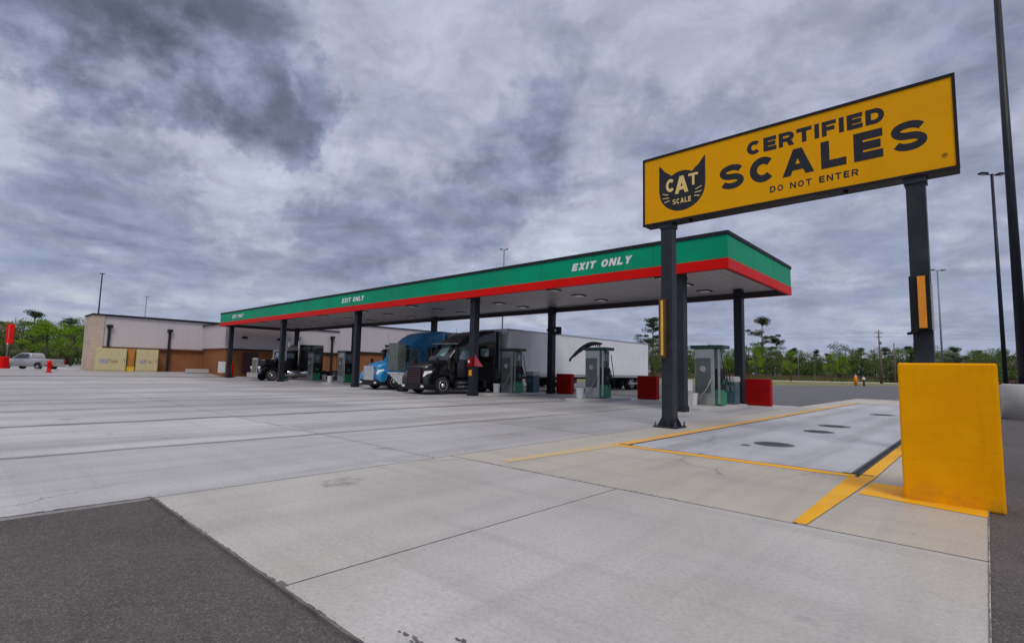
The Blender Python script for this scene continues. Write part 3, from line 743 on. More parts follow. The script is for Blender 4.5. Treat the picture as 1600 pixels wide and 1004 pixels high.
# red gear on the column in front of the black truck
t = thing('stop_cabinet', 'red emergency cabinet with yellow tag on the column before the black truck', 'cabinet', (-21.45, 19.92, 0))
b = MB(); b.box(-.15, .15, -.15, -.003, 1.65, 2.1); b.obj('cabinet_body', M_BINR, t, bevel=.03)
b = MB(); b.box(-.07, .07, -.17, -.151, 1.85, 1.98); b.obj('white_plate', M_WHITE, t)
b = MB(); b.box(-.11, .11, -.06, -.003, 1.12, 1.45); b.obj('yellow_tag', M_AMB, t, bevel=.01)
t = thing('pennant', 'pinkish red triangular pennant hanging right of the column before the black truck', 'pennant', (-21.24, 20.0, .22))
b = MB(); v = [(0, 0, 2.1), (0, 0, 1.45), (.62, .05, 1.42)]; u = [(p[0], p[1]+.02, p[2]) for p in v]; b.face(v); b.face(u[::-1])
for i in range(3): b.face([v[i], v[(i+1) % 3], u[(i+1) % 3], u[i]])
b.obj('cloth', mat('pennant_red', (.5, .05, .09), .7), t)

# ------------------------------------------------------------------ trucks (nose toward -Y)
def sec(y, wb, wt, zb, zt, r, n=4):
    """closed ring: rounded top corners"""
    out = [(-wb, y, zb), (wb, y, zb)]
    for k in range(n+1):
        a = PI/2*k/n; out.append((wt-r+r*math.cos(a), y, zt-r+r*math.sin(a)))
    for k in range(n+1):
        a = PI/2+PI/2*k/n; out.append((-wt+r+r*math.cos(a), y, zt-r+r*math.sin(a)))
    return out
def wheel(parent, x, y, side, r=.51, w=.28, rim=None, dual=False):
    """side=+1: outer face toward +x"""
    ww = w*(2.15 if dual else 1)
    b = MB(); xc = x
    prof = [(0, r*.62), (0, r*.9), (-.03*side, r*.98), (-.06*side, r), (-(ww-.06)*side, r), (-(ww-.03)*side, r*.97), (-ww*side, r*.9), (-ww*side, r*.6)]
    b.lathe(prof, (xc, y, r), 'x', 30)
    ty = b.obj('wheel', M_RUB, parent)
    b = MB()
    b.lathe([(-.02*side, r*.60), (.008*side, r*.61), (.012*side, r*.56), (-.05*side, r*.52), (-.07*side, r*.33), (-.01*side, r*.28), (.03*side, r*.2), (.05*side, r*.17), (.055*side, .01)], (xc, y, r), 'x', 30)
    rm = b.obj('rim', rim or M_ALU, ty)
    b = MB()
    for k in range(10):
        a = 2*PI*k/10; yy, zz = y+r*.43*math.cos(a), r+r*.43*math.sin(a)
        b.lathe([(-.058*side, r*.05), (-.052*side, r*.05)], (xc, yy, zz), 'x', 8)
    b.obj('rim_holes', M_RUB, ty)
    return ty
def quadp(b, pts, off):
    """thin slab on a quad pushed outward along its normal"""
    P = [Vector(p) for p in pts]; n = (P[1]-P[0]).cross(P[2]-P[0]).normalized()
    A = [p+n*off for p in P]; B = [p-n*.02 for p in P]
    b.face(A); b.face(B[::-1])
    for i in range(len(P)): b.face([B[i], B[(i+1) % len(P)], A[(i+1) % len(P)], A[i]])
def fuel_tank(t, side, y0, y1):
    b = MB(); b.lathe([(0, .26), (.02, .30), (y1-y0-.02, .30), (y1-y0, .26)], (side*.95, y0, .72), 'y', 20); b.obj('fuel_tank', M_CHROME, t)
def mirror(t, side, x, y, z, m=M_BLKP):
    b = MB(); b.box(x+side*.02, x+side*.26, y-.09, y+.07, z-.55, z+.35); b.tube([(x-side*.1, y+.1, z+.3), (x+side*.12, y, z+.3)], .02, 6); b.tube([(x-side*.1, y+.1, z-.45), (x+side*.12, y, z-.45)], .02, 6)
    b.obj('mirror', m, t, bevel=.03)
def aero_truck(name, label, paint, loc, door_mat, grille_mat, reflect_red=False, up=0):
    t = thing(name, label, 'truck', loc)
    # hood
    b = MB()
    b.loft([sec(.10, .62, .50, .62, 1.30, .14), sec(.18, .78, .66, .55, 1.52, .18), sec(.45, .98, .80, .55, 1.72, .22), sec(1.0, 1.13, .88, .80, 1.88, .26), sec(1.6, 1.15, .93, 1.05, 1.99, .26), sec(2.02, 1.13, .98, 1.05, 2.08, .24)])
    b.obj('hood', paint, t)
    # fenders
    for s in (-1, 1):
        b = MB(); prof = []
        ring_o = [(.12, .50), (.10, .95), (.30, 1.22), (.75, 1.36), (1.25, 1.38), (1.75, 1.22), (1.98, .95), (2.02, .62), (1.86, .62), (1.75, .92), (1.55, 1.08), (1.25, 1.14), (.95, 1.08), (.72, .90), (.64, .50)]
        b.side_prism(ring_o, s*.78, s*1.24); b.obj('fender', paint, t, bevel=.05)
    # cab and sleeper with roof fairing
    b = MB()
    rows = [(1.72, 1.16, .98, .75, 1.98, .12), (1.95, 1.18, 1.0, .75, 2.28, .14), (2.25, 1.20, 1.02, .75, 2.66, .16), (2.50, 1.21, 1.04, .75, 2.96, .2), (2.85, 1.22, 1.06, .75, 3.22, .24), (3.3, 1.23, 1.10, .75, 3.50, .26), (3.9, 1.24, 1.15, .75, 3.76, .26), (4.6, 1.25, 1.18, .75, 3.93, .22), (5.3, 1.25, 1.20, .75, 4.00, .16), (5.75, 1.25, 1.20, .75, 4.00, .12)]
    rows = [(a, b1, b2, c1, d+up*max(0, min(1, (a-2.3)/1.2)), e_) for a, b1, b2, c1, d, e_ in rows]
    b.loft([sec(*r) for r in rows]); b.obj('cab', paint, t)
    b = MB(); b.box(-1.1, 1.1, .5, 7.3, .62, .88); b.box(-.5, .5, 5.8, 8.6, .75, 1.0); b.obj('chassis', M_BLKP, t)
    # windscreen: two panes
    for s in (-1, 1):
        b = MB(); quadp(b, [(s*.03, 1.90, 2.24), (s*.98, 2.00, 2.22), (s*.93, 2.48, 2.86), (s*.03, 2.44, 2.90)][::s], .02); b.obj('windscreen', M_GLASS, t)
    b = MB(); b.side_prism([(2.30, 2.93), (2.12, 2.99), (2.16, 3.03), (2.60, 3.04)], -1.05, 1.05); b.obj('visor', M_BLKP if paint is M_BLUE else M_STEEL, t, bevel=.01)
    for s in (-1, 1):
        b = MB(); b.box(min(s*1.19, s*1.262), max(s*1.19, s*1.262), 2.25, 3.30, .98, 2.82); d = b.obj('door', door_mat, t, bevel=.02)
        b = MB(); w = [(s*1.266, 2.34, 2.08), (s*1.266, 3.16, 2.02), (s*1.266, 3.16, 2.68), (s*1.266, 2.66, 2.70)]; quadp(b, w[::s], .008); b.obj('window', M_GLASS, d)
        b = MB(); b.box(min(s*1.263, s*1.29), max(s*1.263, s*1.29), 3.05, 3.2, 1.80, 1.84); b.obj('handle', M_CHROME, d)
        b = MB(); quadp(b, [(s*1.235, 4.2, 2.3), (s*1.235, 4.85, 2.3), (s*1.225, 4.85, 2.75), (s*1.225, 4.2, 2.75)][::s], .02); b.obj('sleeper_window', M_GLASS, t)
        b = MB(); b.side_prism([(2.05, .30), (2.15, .86), (5.7, .86), (5.6, .30)], s*1.08, s*1.25); b.obj('side_fairing', paint, t, bevel=.03)
        b = MB(); b.box(min(s*1.1, s*1.27), max(s*1.1, s*1.27), 2.3, 3.2, .42, .47); b.box(min(s*1.1, s*1.265), max(s*1.1, s*1.265), 2.35, 3.15, .66, .70); b.obj('step', M_CHROME, t)
        b = MB(); quadp(b, [(s*.72, .16, 1.0), (s*1.20, .40, 1.02), (s*1.16, .46, 1.34), (s*.76, .25, 1.30)][::s], .06); b.obj('headlight', M_LCOV, t)
        mirror(t, s, s*1.22, 2.12, 2.45)
        b = MB(); b.box(s*1.05-.09, s*1.05+.09, .82, .95, 1.75, 2.08); b.tube([(s*1.05, .9, 1.5), (s*1.05, .9, 1.8)], .02, 6); b.obj('hood_mirror', M_BLKP, t, bevel=.03)
        wheel(t, s*1.22, 1.25, s)
        wheel(t, s*1.22, 6.35, s, dual=True); wheel(t, s*1.22, 7.65, s, dual=True)
        b = MB(); b.tube([(s*1.08, 5.95, 1.0), (s*1.08, 5.95, 3.85)], .07, 10); b.obj('exhaust', M_CHROME, t)
        b = MB(); b.box(min(s*1.0, s*1.24), max(s*1.0, s*1.24), 5.76, 6.0, .9, 3.95); b.obj('cab_extender', paint, t, bevel=.02)
    # grille
    b = MB(); b.box(-.60, .60, .03, .14, .58, 1.56); g = b.obj('grille', grille_mat, t, bevel=.04)
    b = MB()
    for k in range(7): b.box(-.54, .54, .008, .032, .68+k*.12, .725+k*.12)
    b.box(-.62, -.57, .0, .034, .60, 1.55); b.box(.57, .62, .0, .034, .60, 1.55); b.box(-.569, .569, .0, .034, 1.51, 1.56)
    b.obj('grille_bars', M_CHROME if not reflect_red else mat('trim_red_reflection', (.12, .06, .06), .3, .7), g)  # reddish reflections on the black truck are put into the bar colour
    b = MB(); b.loft([sec(-.02, 1.02, 1.0, .30, .60, .05), sec(.10, 1.18, 1.16, .28, .66, .06), sec(.55, 1.25, 1.24, .28, .70, .06), sec(.66, 1.25, 1.24, .32, .66, .06)]); b.obj('bumper', M_BLKP, t)
    for s in (-1, 1):
        b = MB(); b.box(s*.88-.13, s*.88+.13, -.035, .02, .40, .52); b.obj('fog_lamp', M_LCOV, t, bevel=.01)
    for k in range(5):
        xx = -.8+.4*k; b = MB(); b.box(xx-.03, xx+.03, 2.78, 2.86, 3.15, 3.20); b.obj('marker_lamp', M_AMB, t, bevel=.01)
    b = MB(); b.tube([(-1.12, 2.3, 2.9), (-1.12, 2.2, 3.9)], .008, 5); b.tube([(1.12, 2.3, 2.9), (1.12, 2.2, 3.9)], .008, 5); b.obj('antenna', M_BLKP, t)
    return t
M_DOORG = mat('silver_door', (.33, .36, .38), .28, .6, var=.1)
aero_truck('semi_truck', 'blue semi truck with bright grille and high roof fairing parked under the canopy', M_BLUE, (-30.72, 19.15, 0), M_DOORG, M_CHROME, False, .22)
aero_truck('semi_truck', 'glossy black semi truck pulling the white trailer, second lane of the canopy', M_BLACKT, (-24.40, 18.15, 0), M_BLACKT, M_BLKP, True)

def trailer(label, loc, L=16.2):
    t = thing('semi_trailer', label, 'trailer', loc, 0, 'white semi trailers behind the trucks')
    H0, H1, W = 1.12, 4.20, 1.29
    b = MB(); b.box(-W, W, 0, L, H0, H1); b.obj('box_body', M_TRAIL, t, bevel=.03)
    b = MB(); 
    for s in (-1, 1): b.box(min(s*W, s*(W+.012)), max(s*W, s*(W+.012)), .03, L-.03, H1-.1, H1+.012); b.box(min(s*W, s*(W+.02)), max(s*W, s*(W+.02)), .03, L-.03, H0-.06, H0+.16)
    for s in (-1, 1): b.box(min(s*W, s*(W+.016)), max(s*W, s*(W+.016)), -.012, .12, H0+.17, H1-.101)
    b.obj('rail', M_TRIM, t)
    b = MB(); y = 1.0
    while y < L-.5:
        for s in (-1, 1): b.box(min(s*W, s*(W+.005)), max(s*W, s*(W+.005)), y, y+.03, H0+.17, H1-.102)
        y += 1.22
    b.obj('panel_ribs', M_TRAIL, t)
    b = MB(); b.box(-.5, .5, .3, L-.4, H0-.22, H0-.061); b.box(-1.1, 1.1, L-3.6, L-.3, .75, H0-.221); b.obj('chassis', M_BLKP, t)
    b = MB(); b.tube([(-.85, 3.0, H0-.1), (-.85, 3.0, .2)], .07, 8); b.tube([(.85, 3.0, H0-.1), (.85, 3.0, .2)], .07, 8); b.box(-1, -.7, 2.85, 3.15, .12, .2); b.box(.7, 1, 2.85, 3.15, .12, .2); b.obj('landing_gear', M_MAN, t)
    for s in (-1, 1):
        for y in (L-2.9, L-1.6): wheel(t, s*1.24, y, s, dual=True, rim=M_ALU)
        b = MB(); b.box(s*.9-.28, s*.9+.28, L-.02, L+.01, .35, .95); b.obj('mud_flap', M_RUB, t)
        b = MB(); b.box(min(s*1.29, s*1.305), max(s*1.29, s*1.305), L-3.6, L-1, .5, .6); b.obj('side_guard', M_TRIM, t)
    b = MB(); b.box(-1.2, 1.2, L-.03, L+.06, .5, .62); b.box(-.8, -.7, L-.03, L+.03, .6, 1.1); b.box(.7, .8, L-.03, L+.03, .6, 1.1); b.obj('rear_bumper', M_TRIM, t)
    return t
tr = trailer('long white box trailer behind the black truck, reaching past the canopy pumps', (-24.40, 24.6, 0), 19.3)
trailer('white box trailer behind the blue truck, mostly hidden', (-30.72, 25.6, 0), 16.0)

def long_nose(loc):
    t = thing('semi_truck', 'black long-nosed semi truck with tall chrome grille and twin stacks, leftmost of the trucks', 'truck', loc)
    b = MB(); b.loft([sec(.18, .52, .52, .75, 1.92, .08), sec(.9, .60, .60, .75, 1.97, .10), sec(2.2, .80, .80, .8, 2.06, .12)]); b.obj('hood', M_BLACKT, t)
    b = MB(); b.box(-.56, .56, .02, .16, .62, 2.08); g = b.obj('grille', M_CHROME, t, bevel=.04)
    b = MB(); b.box(-.46, .46, -.006, .019, .74, 1.94); b.obj('grille_core', M_STEELD, g)
    b = MB()
    for k in range(9): b.box(-.44+k*.105, -.42+k*.105, -.018, -.007, .74, 1.94)
    b.obj('grille_bars', M_CHROME, g)
    b = MB(); b.box(-1.18, 1.18, -.16, -.02, .30, .74); b.obj('bumper', M_CHROME, t, bevel=.04)
    for s in (-1, 1):
        b = MB(); b.side_prism([(.1, .62), (.25, 1.05), (.65, 1.28), (1.25, 1.28), (1.75, 1.08), (2.15, .62), (1.95, .62), (1.6, .98), (1.2, 1.14), (.8, 1.12), (.45, .9), (.35, .62)], s*.6, s*1.22); b.obj('fender', M_BLACKT, t, bevel=.04)
        b = MB(); b.lathe([(0, .11), (.16, .13), (.2, .05)], (s*.86, .05, 1.20), 'y', 14); b.box(s*.86-.02, s*.86+.02, .1, .2, .9, 1.1); b.obj('headlight', M_LCOV, t)
        wheel(t, s*1.2, 1.2, s); wheel(t, s*1.22, 7.3, s, dual=True); wheel(t, s*1.22, 8.6, s, dual=True)
        b = MB(); b.tube([(s*1.08, 3.62, .9), (s*1.08, 3.62, 4.0), (s*1.08, 3.75, 4.15)], .075, 10); b.obj('exhaust', M_CHROME, t)
        b = MB(); b.lathe([(0, .17), (.02, .2), (.5, .2), (.52, .17)], (s*.95, 2.1, 1.55), 'z', 14); b.obj('air_cleaner', M_CHROME, t)
        fuel_tank(t, s, 2.6, 4.9)
        b = MB(); b.box(min(s*1.01, s*1.075), max(s*1.01, s*1.075), 2.35, 3.35, 1.05, 2.75); d = b.obj('door', M_BLACKT, t, bevel=.02)
        b = MB(); quadp(b, [(s*1.08, 2.45, 2.15), (s*1.08, 3.2, 2.15), (s*1.08, 3.2, 2.62), (s*1.08, 2.55, 2.62)][::s], .008); b.obj('window', M_GLASS, d)
        mirror(t, s, s*1.1, 2.3, 2.45, M_CHROME)
        b = MB(); quadp(b, [(s*.03, 2.185, 2.12), (s*.88, 2.185, 2.12), (s*.86, 2.335, 2.68), (s*.03, 2.335, 2.68)][::s], .015); b.obj('windscreen', M_GLASS, t)
    b = MB(); b.loft([sec(2.15, 1.0, .98, .95, 2.08, .06), sec(2.38, 1.02, 1.0, .95, 2.80, .12), sec(3.5, 1.03, 1.0, .95, 2.92, .12)]); b.obj('cab', M_BLACKT, t)
    b = MB(); b.loft([sec(3.52, 1.15, 1.12, .95, 3.25, .14), sec(3.95, 1.18, 1.16, .95, 3.48, .12), sec(6.1, 1.18, 1.16, .95, 3.52, .10)]); b.obj('sleeper', M_BLACKT, t)
    b = MB(); b.box(-1.0, 1.0, 2.12, 2.32, 2.80, 2.88); b.obj('visor', M_CHROME, t, bevel=.01)
    b = MB(); b.box(-.45, .45, .5, 9.6, .7, .94); b.box(-1.0, 1.0, 6.4, 9.5, .72, .78); b.obj('chassis', M_BLKP, t)
    for k in range(5):
        xx = -.8+.4*k; b = MB(); b.lathe([(0, .04), (-.1, .03)], (xx, 2.5, 2.86), 'y', 8); b.obj('marker_lamp', M_AMB, t)
    return t
long_nose((-49.8, 19.0, 0))

# ------------------------------------------------------------------ store and raised forecourt
ZG = .42
b = MB(); b.face([(-62, -60, 0), (-62, 29, 0), (-68, 29, ZG), (-68, -60, ZG)]); b.face([(-68, -60, ZG), (-68, 29, ZG), (-68, 120, ZG), (-240, 120, ZG), (-240, -60, ZG)])
b.face([(-62, 29, 0), (-62, 120, 0), (-68, 120, ZG), (-68, 29, ZG)])
bmesh.ops.reverse_faces(b.b, faces=b.b.faces)
tag(b.obj('forecourt', M_FORE), kind='structure')
b = MB(); b.box(-62.15, -61.95, -60, 60, -.03, .035); tag(b.obj('drain_kerb', M_JOINT), kind='structure')
def kerbline(x0, x1, y0, y1, z=ZG):
    b = MB(); b.box(x0, x1, y0, y1, z-.05, z+.14); return tag(b.obj('kerb', M_CURB, bevel=.02), kind='structure')
kerbline(-68.6, -67.9, -6, 7.4)
slab('footpath', [rect(-88, -69.0, 7.4, 9.7)], M_CURB, ZG, ZG+.10)

st = thing('store_building', 'low retail store with pale upper wall over brown brick, behind the trucks', 'building', (0, 0, 0))
W1 = -69.5
b = MB()
b.box(-74, W1, 9.9, 22.5, 3.05, 6.30); b.obj('wall', M_STUC, st)                 # left wing upper
b = MB(); b.box(-73.9, W1-.25, 10.15, 22.4, .2, 3.04); b.obj('brick_wall', M_BRICK, st)
b = MB(); b.box(-74.1, W1+.12, 9.85, 10.85, .2, 6.34); b.obj('stone_pier', M_STONE, st, bevel=.02)
b = MB(); b.box(-74.2, W1+.25, 9.75, 22.6, 6.345, 6.50); b.obj('roof_edge', M_CAP, st, bevel=.01)
b = MB(); b.box(W1-.249, W1+.06, 10.87, 22.3, 2.90, 3.045); b.obj('band', mat('rust_band', (.16, .075, .055), .6), st)
W2 = -61.9
b = MB(); b.box(-95, W2, 20.4, 34, 3.20, 5.90); b.obj('wall', M_STUC, st)
b = MB(); b.box(-94.9, W2-.2, 20.6, 33.9, .0, 3.19); b.obj('brick_wall', M_BRICK, st)
b = MB(); b.box(-95.1, W2+.15, 20.25, 34, 5.905, 6.02); b.obj('roof_edge', M_CAP, st, bevel=.01)
b = MB(); b.box(-95, W2, 34.01, 75, 3.5, 7.0); b.obj('wall', M_STUC, st)
b = MB(); b.box(-94.9, W2-.2, 34.01, 74.9, .0, 3.49); b.obj('brick_wall', M_BRICK, st)
b = MB(); b.box(-95.1, W2+.15, 34.02, 75.1, 7.005, 7.13); b.obj('roof_edge', M_CAP, st, bevel=.01)
b = MB(); b.box(W2-.199, W2+.04, 20.62, 33.8, 3.02, 3.19); b.box(W2-.199, W2+.04, 34.1, 74, 3.3, 3.495); b.obj('band', M_CAP, st)
def wdoor(x, y, w, h, z0, m, name='door'):
    b = MB(); b.box(x, x+.06, y, y+w, z0, z0+h); d = b.obj(name, m, st, bevel=.01)
    b = MB(); b.box(x+.061, x+.09, y+w*.8, y+w*.85, z0+h*.45, z0+h*.55); b.obj('handle', M_CHROME, d)
wdoor(W2-.2, 22.4, 1.7, 2.4, .42, mat('maroon_door', (.06, .02, .025), .5)); wdoor(W2-.2, 40, 1.1, 2.2, .2, M_BLKP); wdoor(W2-.2, 51, 1.1, 2.2, .2, M_BLKP)
for x, y in ((W2, 22.1), (W2, 26), (W2, 41), (W2, 48)):
    b = MB(); b.box(x+.001, x+.35, y, y+.5, 4.35, 4.6); b.obj('wall_lamp', M_CAP, st, bevel=.03)
def downspout(x, y, z0, z1):
    b = MB(); b.box(x, x+.22, y-.11, y+.11, z0, z1); b.box(x, x+.34, y-.26, y+.26, z1-.02, z1+.28); b.obj('downspout', M_CAP, st, bevel=.02)
downspout(W1+.062, 11.3, 3.05, 5.1); downspout(W1+.062, 16.9, .42, 5.0); downspout(W2+.045, 33.0, .42, 5.0); downspout(W2+.045, 56.0, .42, 5.3)
# cream storage cabinets along the wing
def cabinet(y0, y1, l, seedx):
    t = thing('storage_cabinet', l, 'cabinet', (W1+.1, 0, ZG))
    h = 2.42
    b = MB(); b.box(0, 1.0, y0, y1, 0, h); b.obj('cabinet_body', M_PANEL, t, bevel=.03)
    n = 2; w = (y1-y0)/n
    for k in range(n):
        b = MB(); b.box(1.001, 1.03, y0+k*w+.05, y0+(k+1)*w-.05, .12, h-.12); d = b.obj('door', M_PANEL, t, bevel=.008)
        b = MB(); b.box(1.031, 1.06, y0+(k+1)*w-.2, y0+(k+1)*w-.16, h*.42, h*.56); b.obj('handle', M_STEELD, d)
    b = MB(); b.box(1.036, 1.045, y0+.3, y0+.3+(y1-y0)*.28, h*.36, h*.52); b.obj('label_plate', M_LABEL, t)
    b = MB(); b.box(1.036, 1.045, y0+.3+(y1-y0)*.38, y0+.3+(y1-y0)*.60, h*.38, h*.48); b.obj('label_plate', mat('tan_label', (.42, .33, .14), .5), t)
cabinet(10.25, 12.85, 'wider cream storage cabinet against the store wing beside the stone corner', 0)
cabinet(13.75, 15.75, 'narrower cream storage cabinet right of the orange column', 1)
t = thing('orange_column', 'orange painted column between the two cream storage cabinets', 'column', (W1+.3, 13.28, ZG))
b = MB(); b.box(-.2, .5, -.30, .35, 0, 2.45); b.obj('shaft', M_ORNG, t, bevel=.03); b = MB(); b.box(-.25, .58, -.36, .40, 0, .5); b.obj('foot', mat('yellow_foot', (.75, .45, .03), .6), t, bevel=.03)
b = MB(); b.box(-66.6, -66.2, 18.0, 20.3, ZG-.05, ZG+.38); tag(b.obj('low_wall', M_CURB, bevel=.03), 'low white kerb wall in front of the store recess', 'low wall')
# things at the store entrance
t = thing('bollard', 'red bollard beside the far left canopy column', 'bollard', (-60.7, 20.9, 0))
b = MB(); b.lathe([(0, .13), (1.55, .13), (1.64, .08), (1.66, .01)], (0, 0, 0), 'z', 14); b.obj('post', M_RED, t)
t = thing('notice_board', 'white notice board beside the far left canopy column', 'notice board', (-61.2, 20.0, 0))
b = MB(); b.box(-.05, .05, -.35, .35, .5, 1.7); b.obj('board', M_WHITE, t, bevel=.01)
b = MB(); b.box(-.03, .03, -.03, .03, 0, .5); b.obj('leg', M_GALV, t)

# ------------------------------------------------------------------ left edge: sign, barrier, hydrant, pickup
t = thing('fire_hydrant', 'red fire hydrant standing in front of the silver pickup', 'fire hydrant', (-66.2, 6.45, ZG-.12))
b = MB(); b.lathe([(0, .26), (.06, .26), (.07, .16), (.85, .15), (.87, .20), (.92, .20), (.98, .17), (1.1, .1), (1.16, .04), (1.2, .01)], (0, 0, 0), 'z', 18); b.obj('barrel', M_RED, t)
b = MB(); b.lathe([(-.3, .08), (.3, .08)], (0, 0, .66), 'y', 12); b.lathe([(0, .10), (.28, .10)], (0, 0, .62), 'x', 12); b.obj('outlet', M_RED, t)
def arm(px, d): 
    x, y = at_depth(px, d); return x, y
x, y = arm(-5, 50); t = thing('red_barrier', 'bright red barrier block at the left edge of the lot', 'barrier', (x, y, 0), .75)
b = MB(); b.box(-.75, .75, -.3, .3, .0, 1.7); b.obj('block', M_RED, t, bevel=.05)
x, y = arm(7, 51); t = thing('banner_sign', 'red banner sign on a thin post at the left edge', 'sign', (x, y, 0), .75)
b = MB(); b.tube([(-.05, 0, 0), (-.05, 0, 4.9)], .06, 8); b.obj('pole', M_GALV, t)
b = MB(); b.prism([(-.32, -.05), (.42, -.05), (.42, .05), (-.32, .05)], 3.0, 4.95); b.obj('banner', M_RED, t, bevel=.02)
b = MB(); b.box(-.12, .0, -.08, .08, 2.9, 3.0); b.obj('clamp', M_WHITE, t)

def pickup(loc, rz):
    t = thing('pickup_truck', 'silver extended-cab pickup truck parked left of the store', 'pickup truck', loc, rz)
    b = MB()  # profile along y (nose at -y), width along x
    rows = [(0, .80, .74, .45, .88, .06), (.12, .90, .84, .36, 1.02, .08), (.9, .93, .86, .34, 1.10, .08), (1.62, .94, .86, .34, 1.14, .08), (2.0, .94, .86, .34, 1.14, .08), (3.9, .94, .86, .34, 1.14, .08), (5.6, .94, .88, .36, 1.12, .06), (5.72, .92, .88, .42, 1.08, .06)]
    b.loft([sec(*r) for r in rows]); b.obj('body', M_SILVER, t)
    b = MB(); b.loft([sec(1.55, .84, .78, 1.10, 1.16, .03), sec(2.15, .84, .70, 1.10, 1.66, .08), (sec(2.5, .84, .68, 1.10, 1.74, .08)), sec(3.3, .84, .68, 1.10, 1.74, .08), sec(3.55, .84, .72, 1.10, 1.60, .08), sec(3.65, .84, .76, 1.10, 1.2, .05)]); cb = b.obj('cab', M_SILVER, t)
    for s in (-1, 1):
        b = MB(); quadp(b, [(s*.835, 1.85, 1.18), (s*.835, 2.75, 1.18), (s*.715, 2.75, 1.62), (s*.725, 2.25, 1.60)][::s], .012); b.obj('window', M_DGLS, cb)
        b = MB(); quadp(b, [(s*.835, 2.85, 1.18), (s*.835, 3.38, 1.18), (s*.725, 3.3, 1.60), (s*.715, 2.85, 1.62)][::s], .012); b.obj('window', M_DGLS, cb)
        for y in (1.05, 4.6): wheel(t, s*.93, y, s, r=.37, w=.24)
        b = MB()
        for y in (1.05, 4.6):
            b.side_prism([(y+.44*math.cos(a), .37+.44*math.sin(a)) for a in [PI*k/12 for k in range(13)]], s*.80, s*.952)
        b.obj('wheel_arch', M_RUB, t)
        b = MB(); quadp(b, [(s*.6, .02, .72), (s*.86, .10, .72), (s*.82, .12, .9), (s*.6, .06, .9)][::s], .02); b.obj('headlight', M_LCOV, t)
        b = MB(); b.box(s*.86-.07, s*.86+.07, 5.66, 5.74, .7, 1.0); b.obj('tail_light', M_TAIL, t)
        b = MB(); b.box(s*.95-.09, s*.95+.09, 1.9, 2.02, 1.14, 1.3); b.obj('mirror', M_SILVER, t, bevel=.02)
    b = MB(); quadp(b, [(-.68, 1.68, 1.2), (.68, 1.68, 1.2), (.62, 2.1, 1.6), (-.62, 2.1, 1.6)], .03); b.obj('windscreen', M_GLASS, cb)
    b = MB(); b.box(-.85, .85, -.08, .08, .36, .58); b.obj('bumper', M_CHROME, t, bevel=.03)
    b = MB(); b.box(-.9, .9, 5.70, 5.82, .42, .6); b.obj('rear_bumper', M_CHROME, t, bevel=.03)
    return t
x, y = at_depth(13, 54.0)
pickup((x-.1, y-.3, ZG), R(-52))

# ------------------------------------------------------------------ lamps and poles
def lamp(px, d, H, r, label, heads=2, m=M_DPOLE, base_h=0, base_r=0, hw=.9, name='lamp_pole', z=0, head_z=None, rz=None):
    x, y = at_depth(px, d)
    t = thing(name, label, 'lamp post', (x, y, z), rz if rz is not None else YAW)
    b = MB(); b.tube([(0, 0, 0), (0, 0, H)], [r, r*.62], 14); b.obj('pole', m, t)
    if base_h:
        b = MB(); b.lathe([(-.05, base_r), (base_h-.04, base_r), (base_h, base_r-.04)], (0, 0, 0), 'z', 36); b.obj('base', M_CURB, t)
        b = MB(); b.box(-r*1.5, r*1.5, -r*1.5, r*1.5, base_h-.001, base_h+.05); b.obj('base_plate', m, t)
    if heads:
        b = MB(); b.tube([(-hw*.7, 0, H-.05), (hw*.7, 0, H-.05)], r*.3, 8); b.obj('arm', m, t)
        for s in (-1, 1):
            b = MB(); b.loft([[(s*hw*.45, -.2, H-.06), (s*hw*.45, .2, H-.06), (s*hw*.45, .2, H+.06), (s*hw*.45, -.2, H+.06)][::s], [(s*hw, -.17, H+.0), (s*hw, .17, H+.0), (s*hw, .17, H+.07), (s*hw, -.17, H+.07)][::s]], smooth=False)
            h = b.obj('lamp_head', m, t)
            b = MB(); b.box(min(s*hw*.55, s*hw*.9), max(s*hw*.55, s*hw*.9), -.12, .12, H-.075, H-.055); b.obj('lens', M_LCOV, h)
    return t
lamp(1600, 20.5, 19, .185, 'tallest dark lamp pole on a thick round concrete base at the right edge', base_h=1.38, base_r=.70)
lamp(1571, 34, 15.6, .135, 'dark twin-headed lamp pole behind the right sign post', hw=.85)
lamp(1474, 58, 14.0, .11, 'thin twin-headed lamp pole right of the boxed signal', m=M_GALV)
lamp(783, 62, 16.3, .11, 'lamp pole rising behind the canopy roof', m=M_GALV, hw=.5)
lamp(144, 85, 16.1, .14, 'tall lamp pole behind the stone corner of the store', hw=.35)
lamp(218, 125, 17.5, .13, 'faint lamp pole farther behind the store roof', m=M_GALV, hw=.5)
lamp(1248, 165, 8.8, .09, 'short grey lamp pole beyond the grass strip', m=M_GALV, hw=.4)
def utility(px, d, H, l, bars):
    x, y = at_depth(px, d); t = thing('utility_pole', l, 'utility pole', (x, y, -.05), YAW+.2, 'timber utility poles beyond the lot')
    b = MB(); b.tube([(0, 0, 0), (0, 0, H)], [.24, .15], 10); b.obj('pole', M_WOOD, t)
    for k in range(bars):
        b = MB(); b.box(-1.25+.3*k, 1.25-.3*k, -.1, .1, H-.9-k*1.3, H-.72-k*1.3); b.obj('crossarm', M_WOOD, t)
    if bars:
        b = MB(); b.lathe([(0, .28), (.9, .28)], (.45, 0, H-4.2), 'z', 12); b.obj('transformer', M_GALV, t)
    for k in range(3 if bars else 0):
        b = MB(); b.lathe([(0, .06), (.25, .05)], (-1.1+k*1.1, 0, H-.719), 'z', 8); b.obj('insulator', M_LGREY, t)
utility(1376, 150, 15.6, 'tall timber utility pole with crossarms and transformer left of the yellow barrier', 2)
utility(1399, 175, 13.5, 'plain shorter utility pole just right of the pole with crossarms', 0)
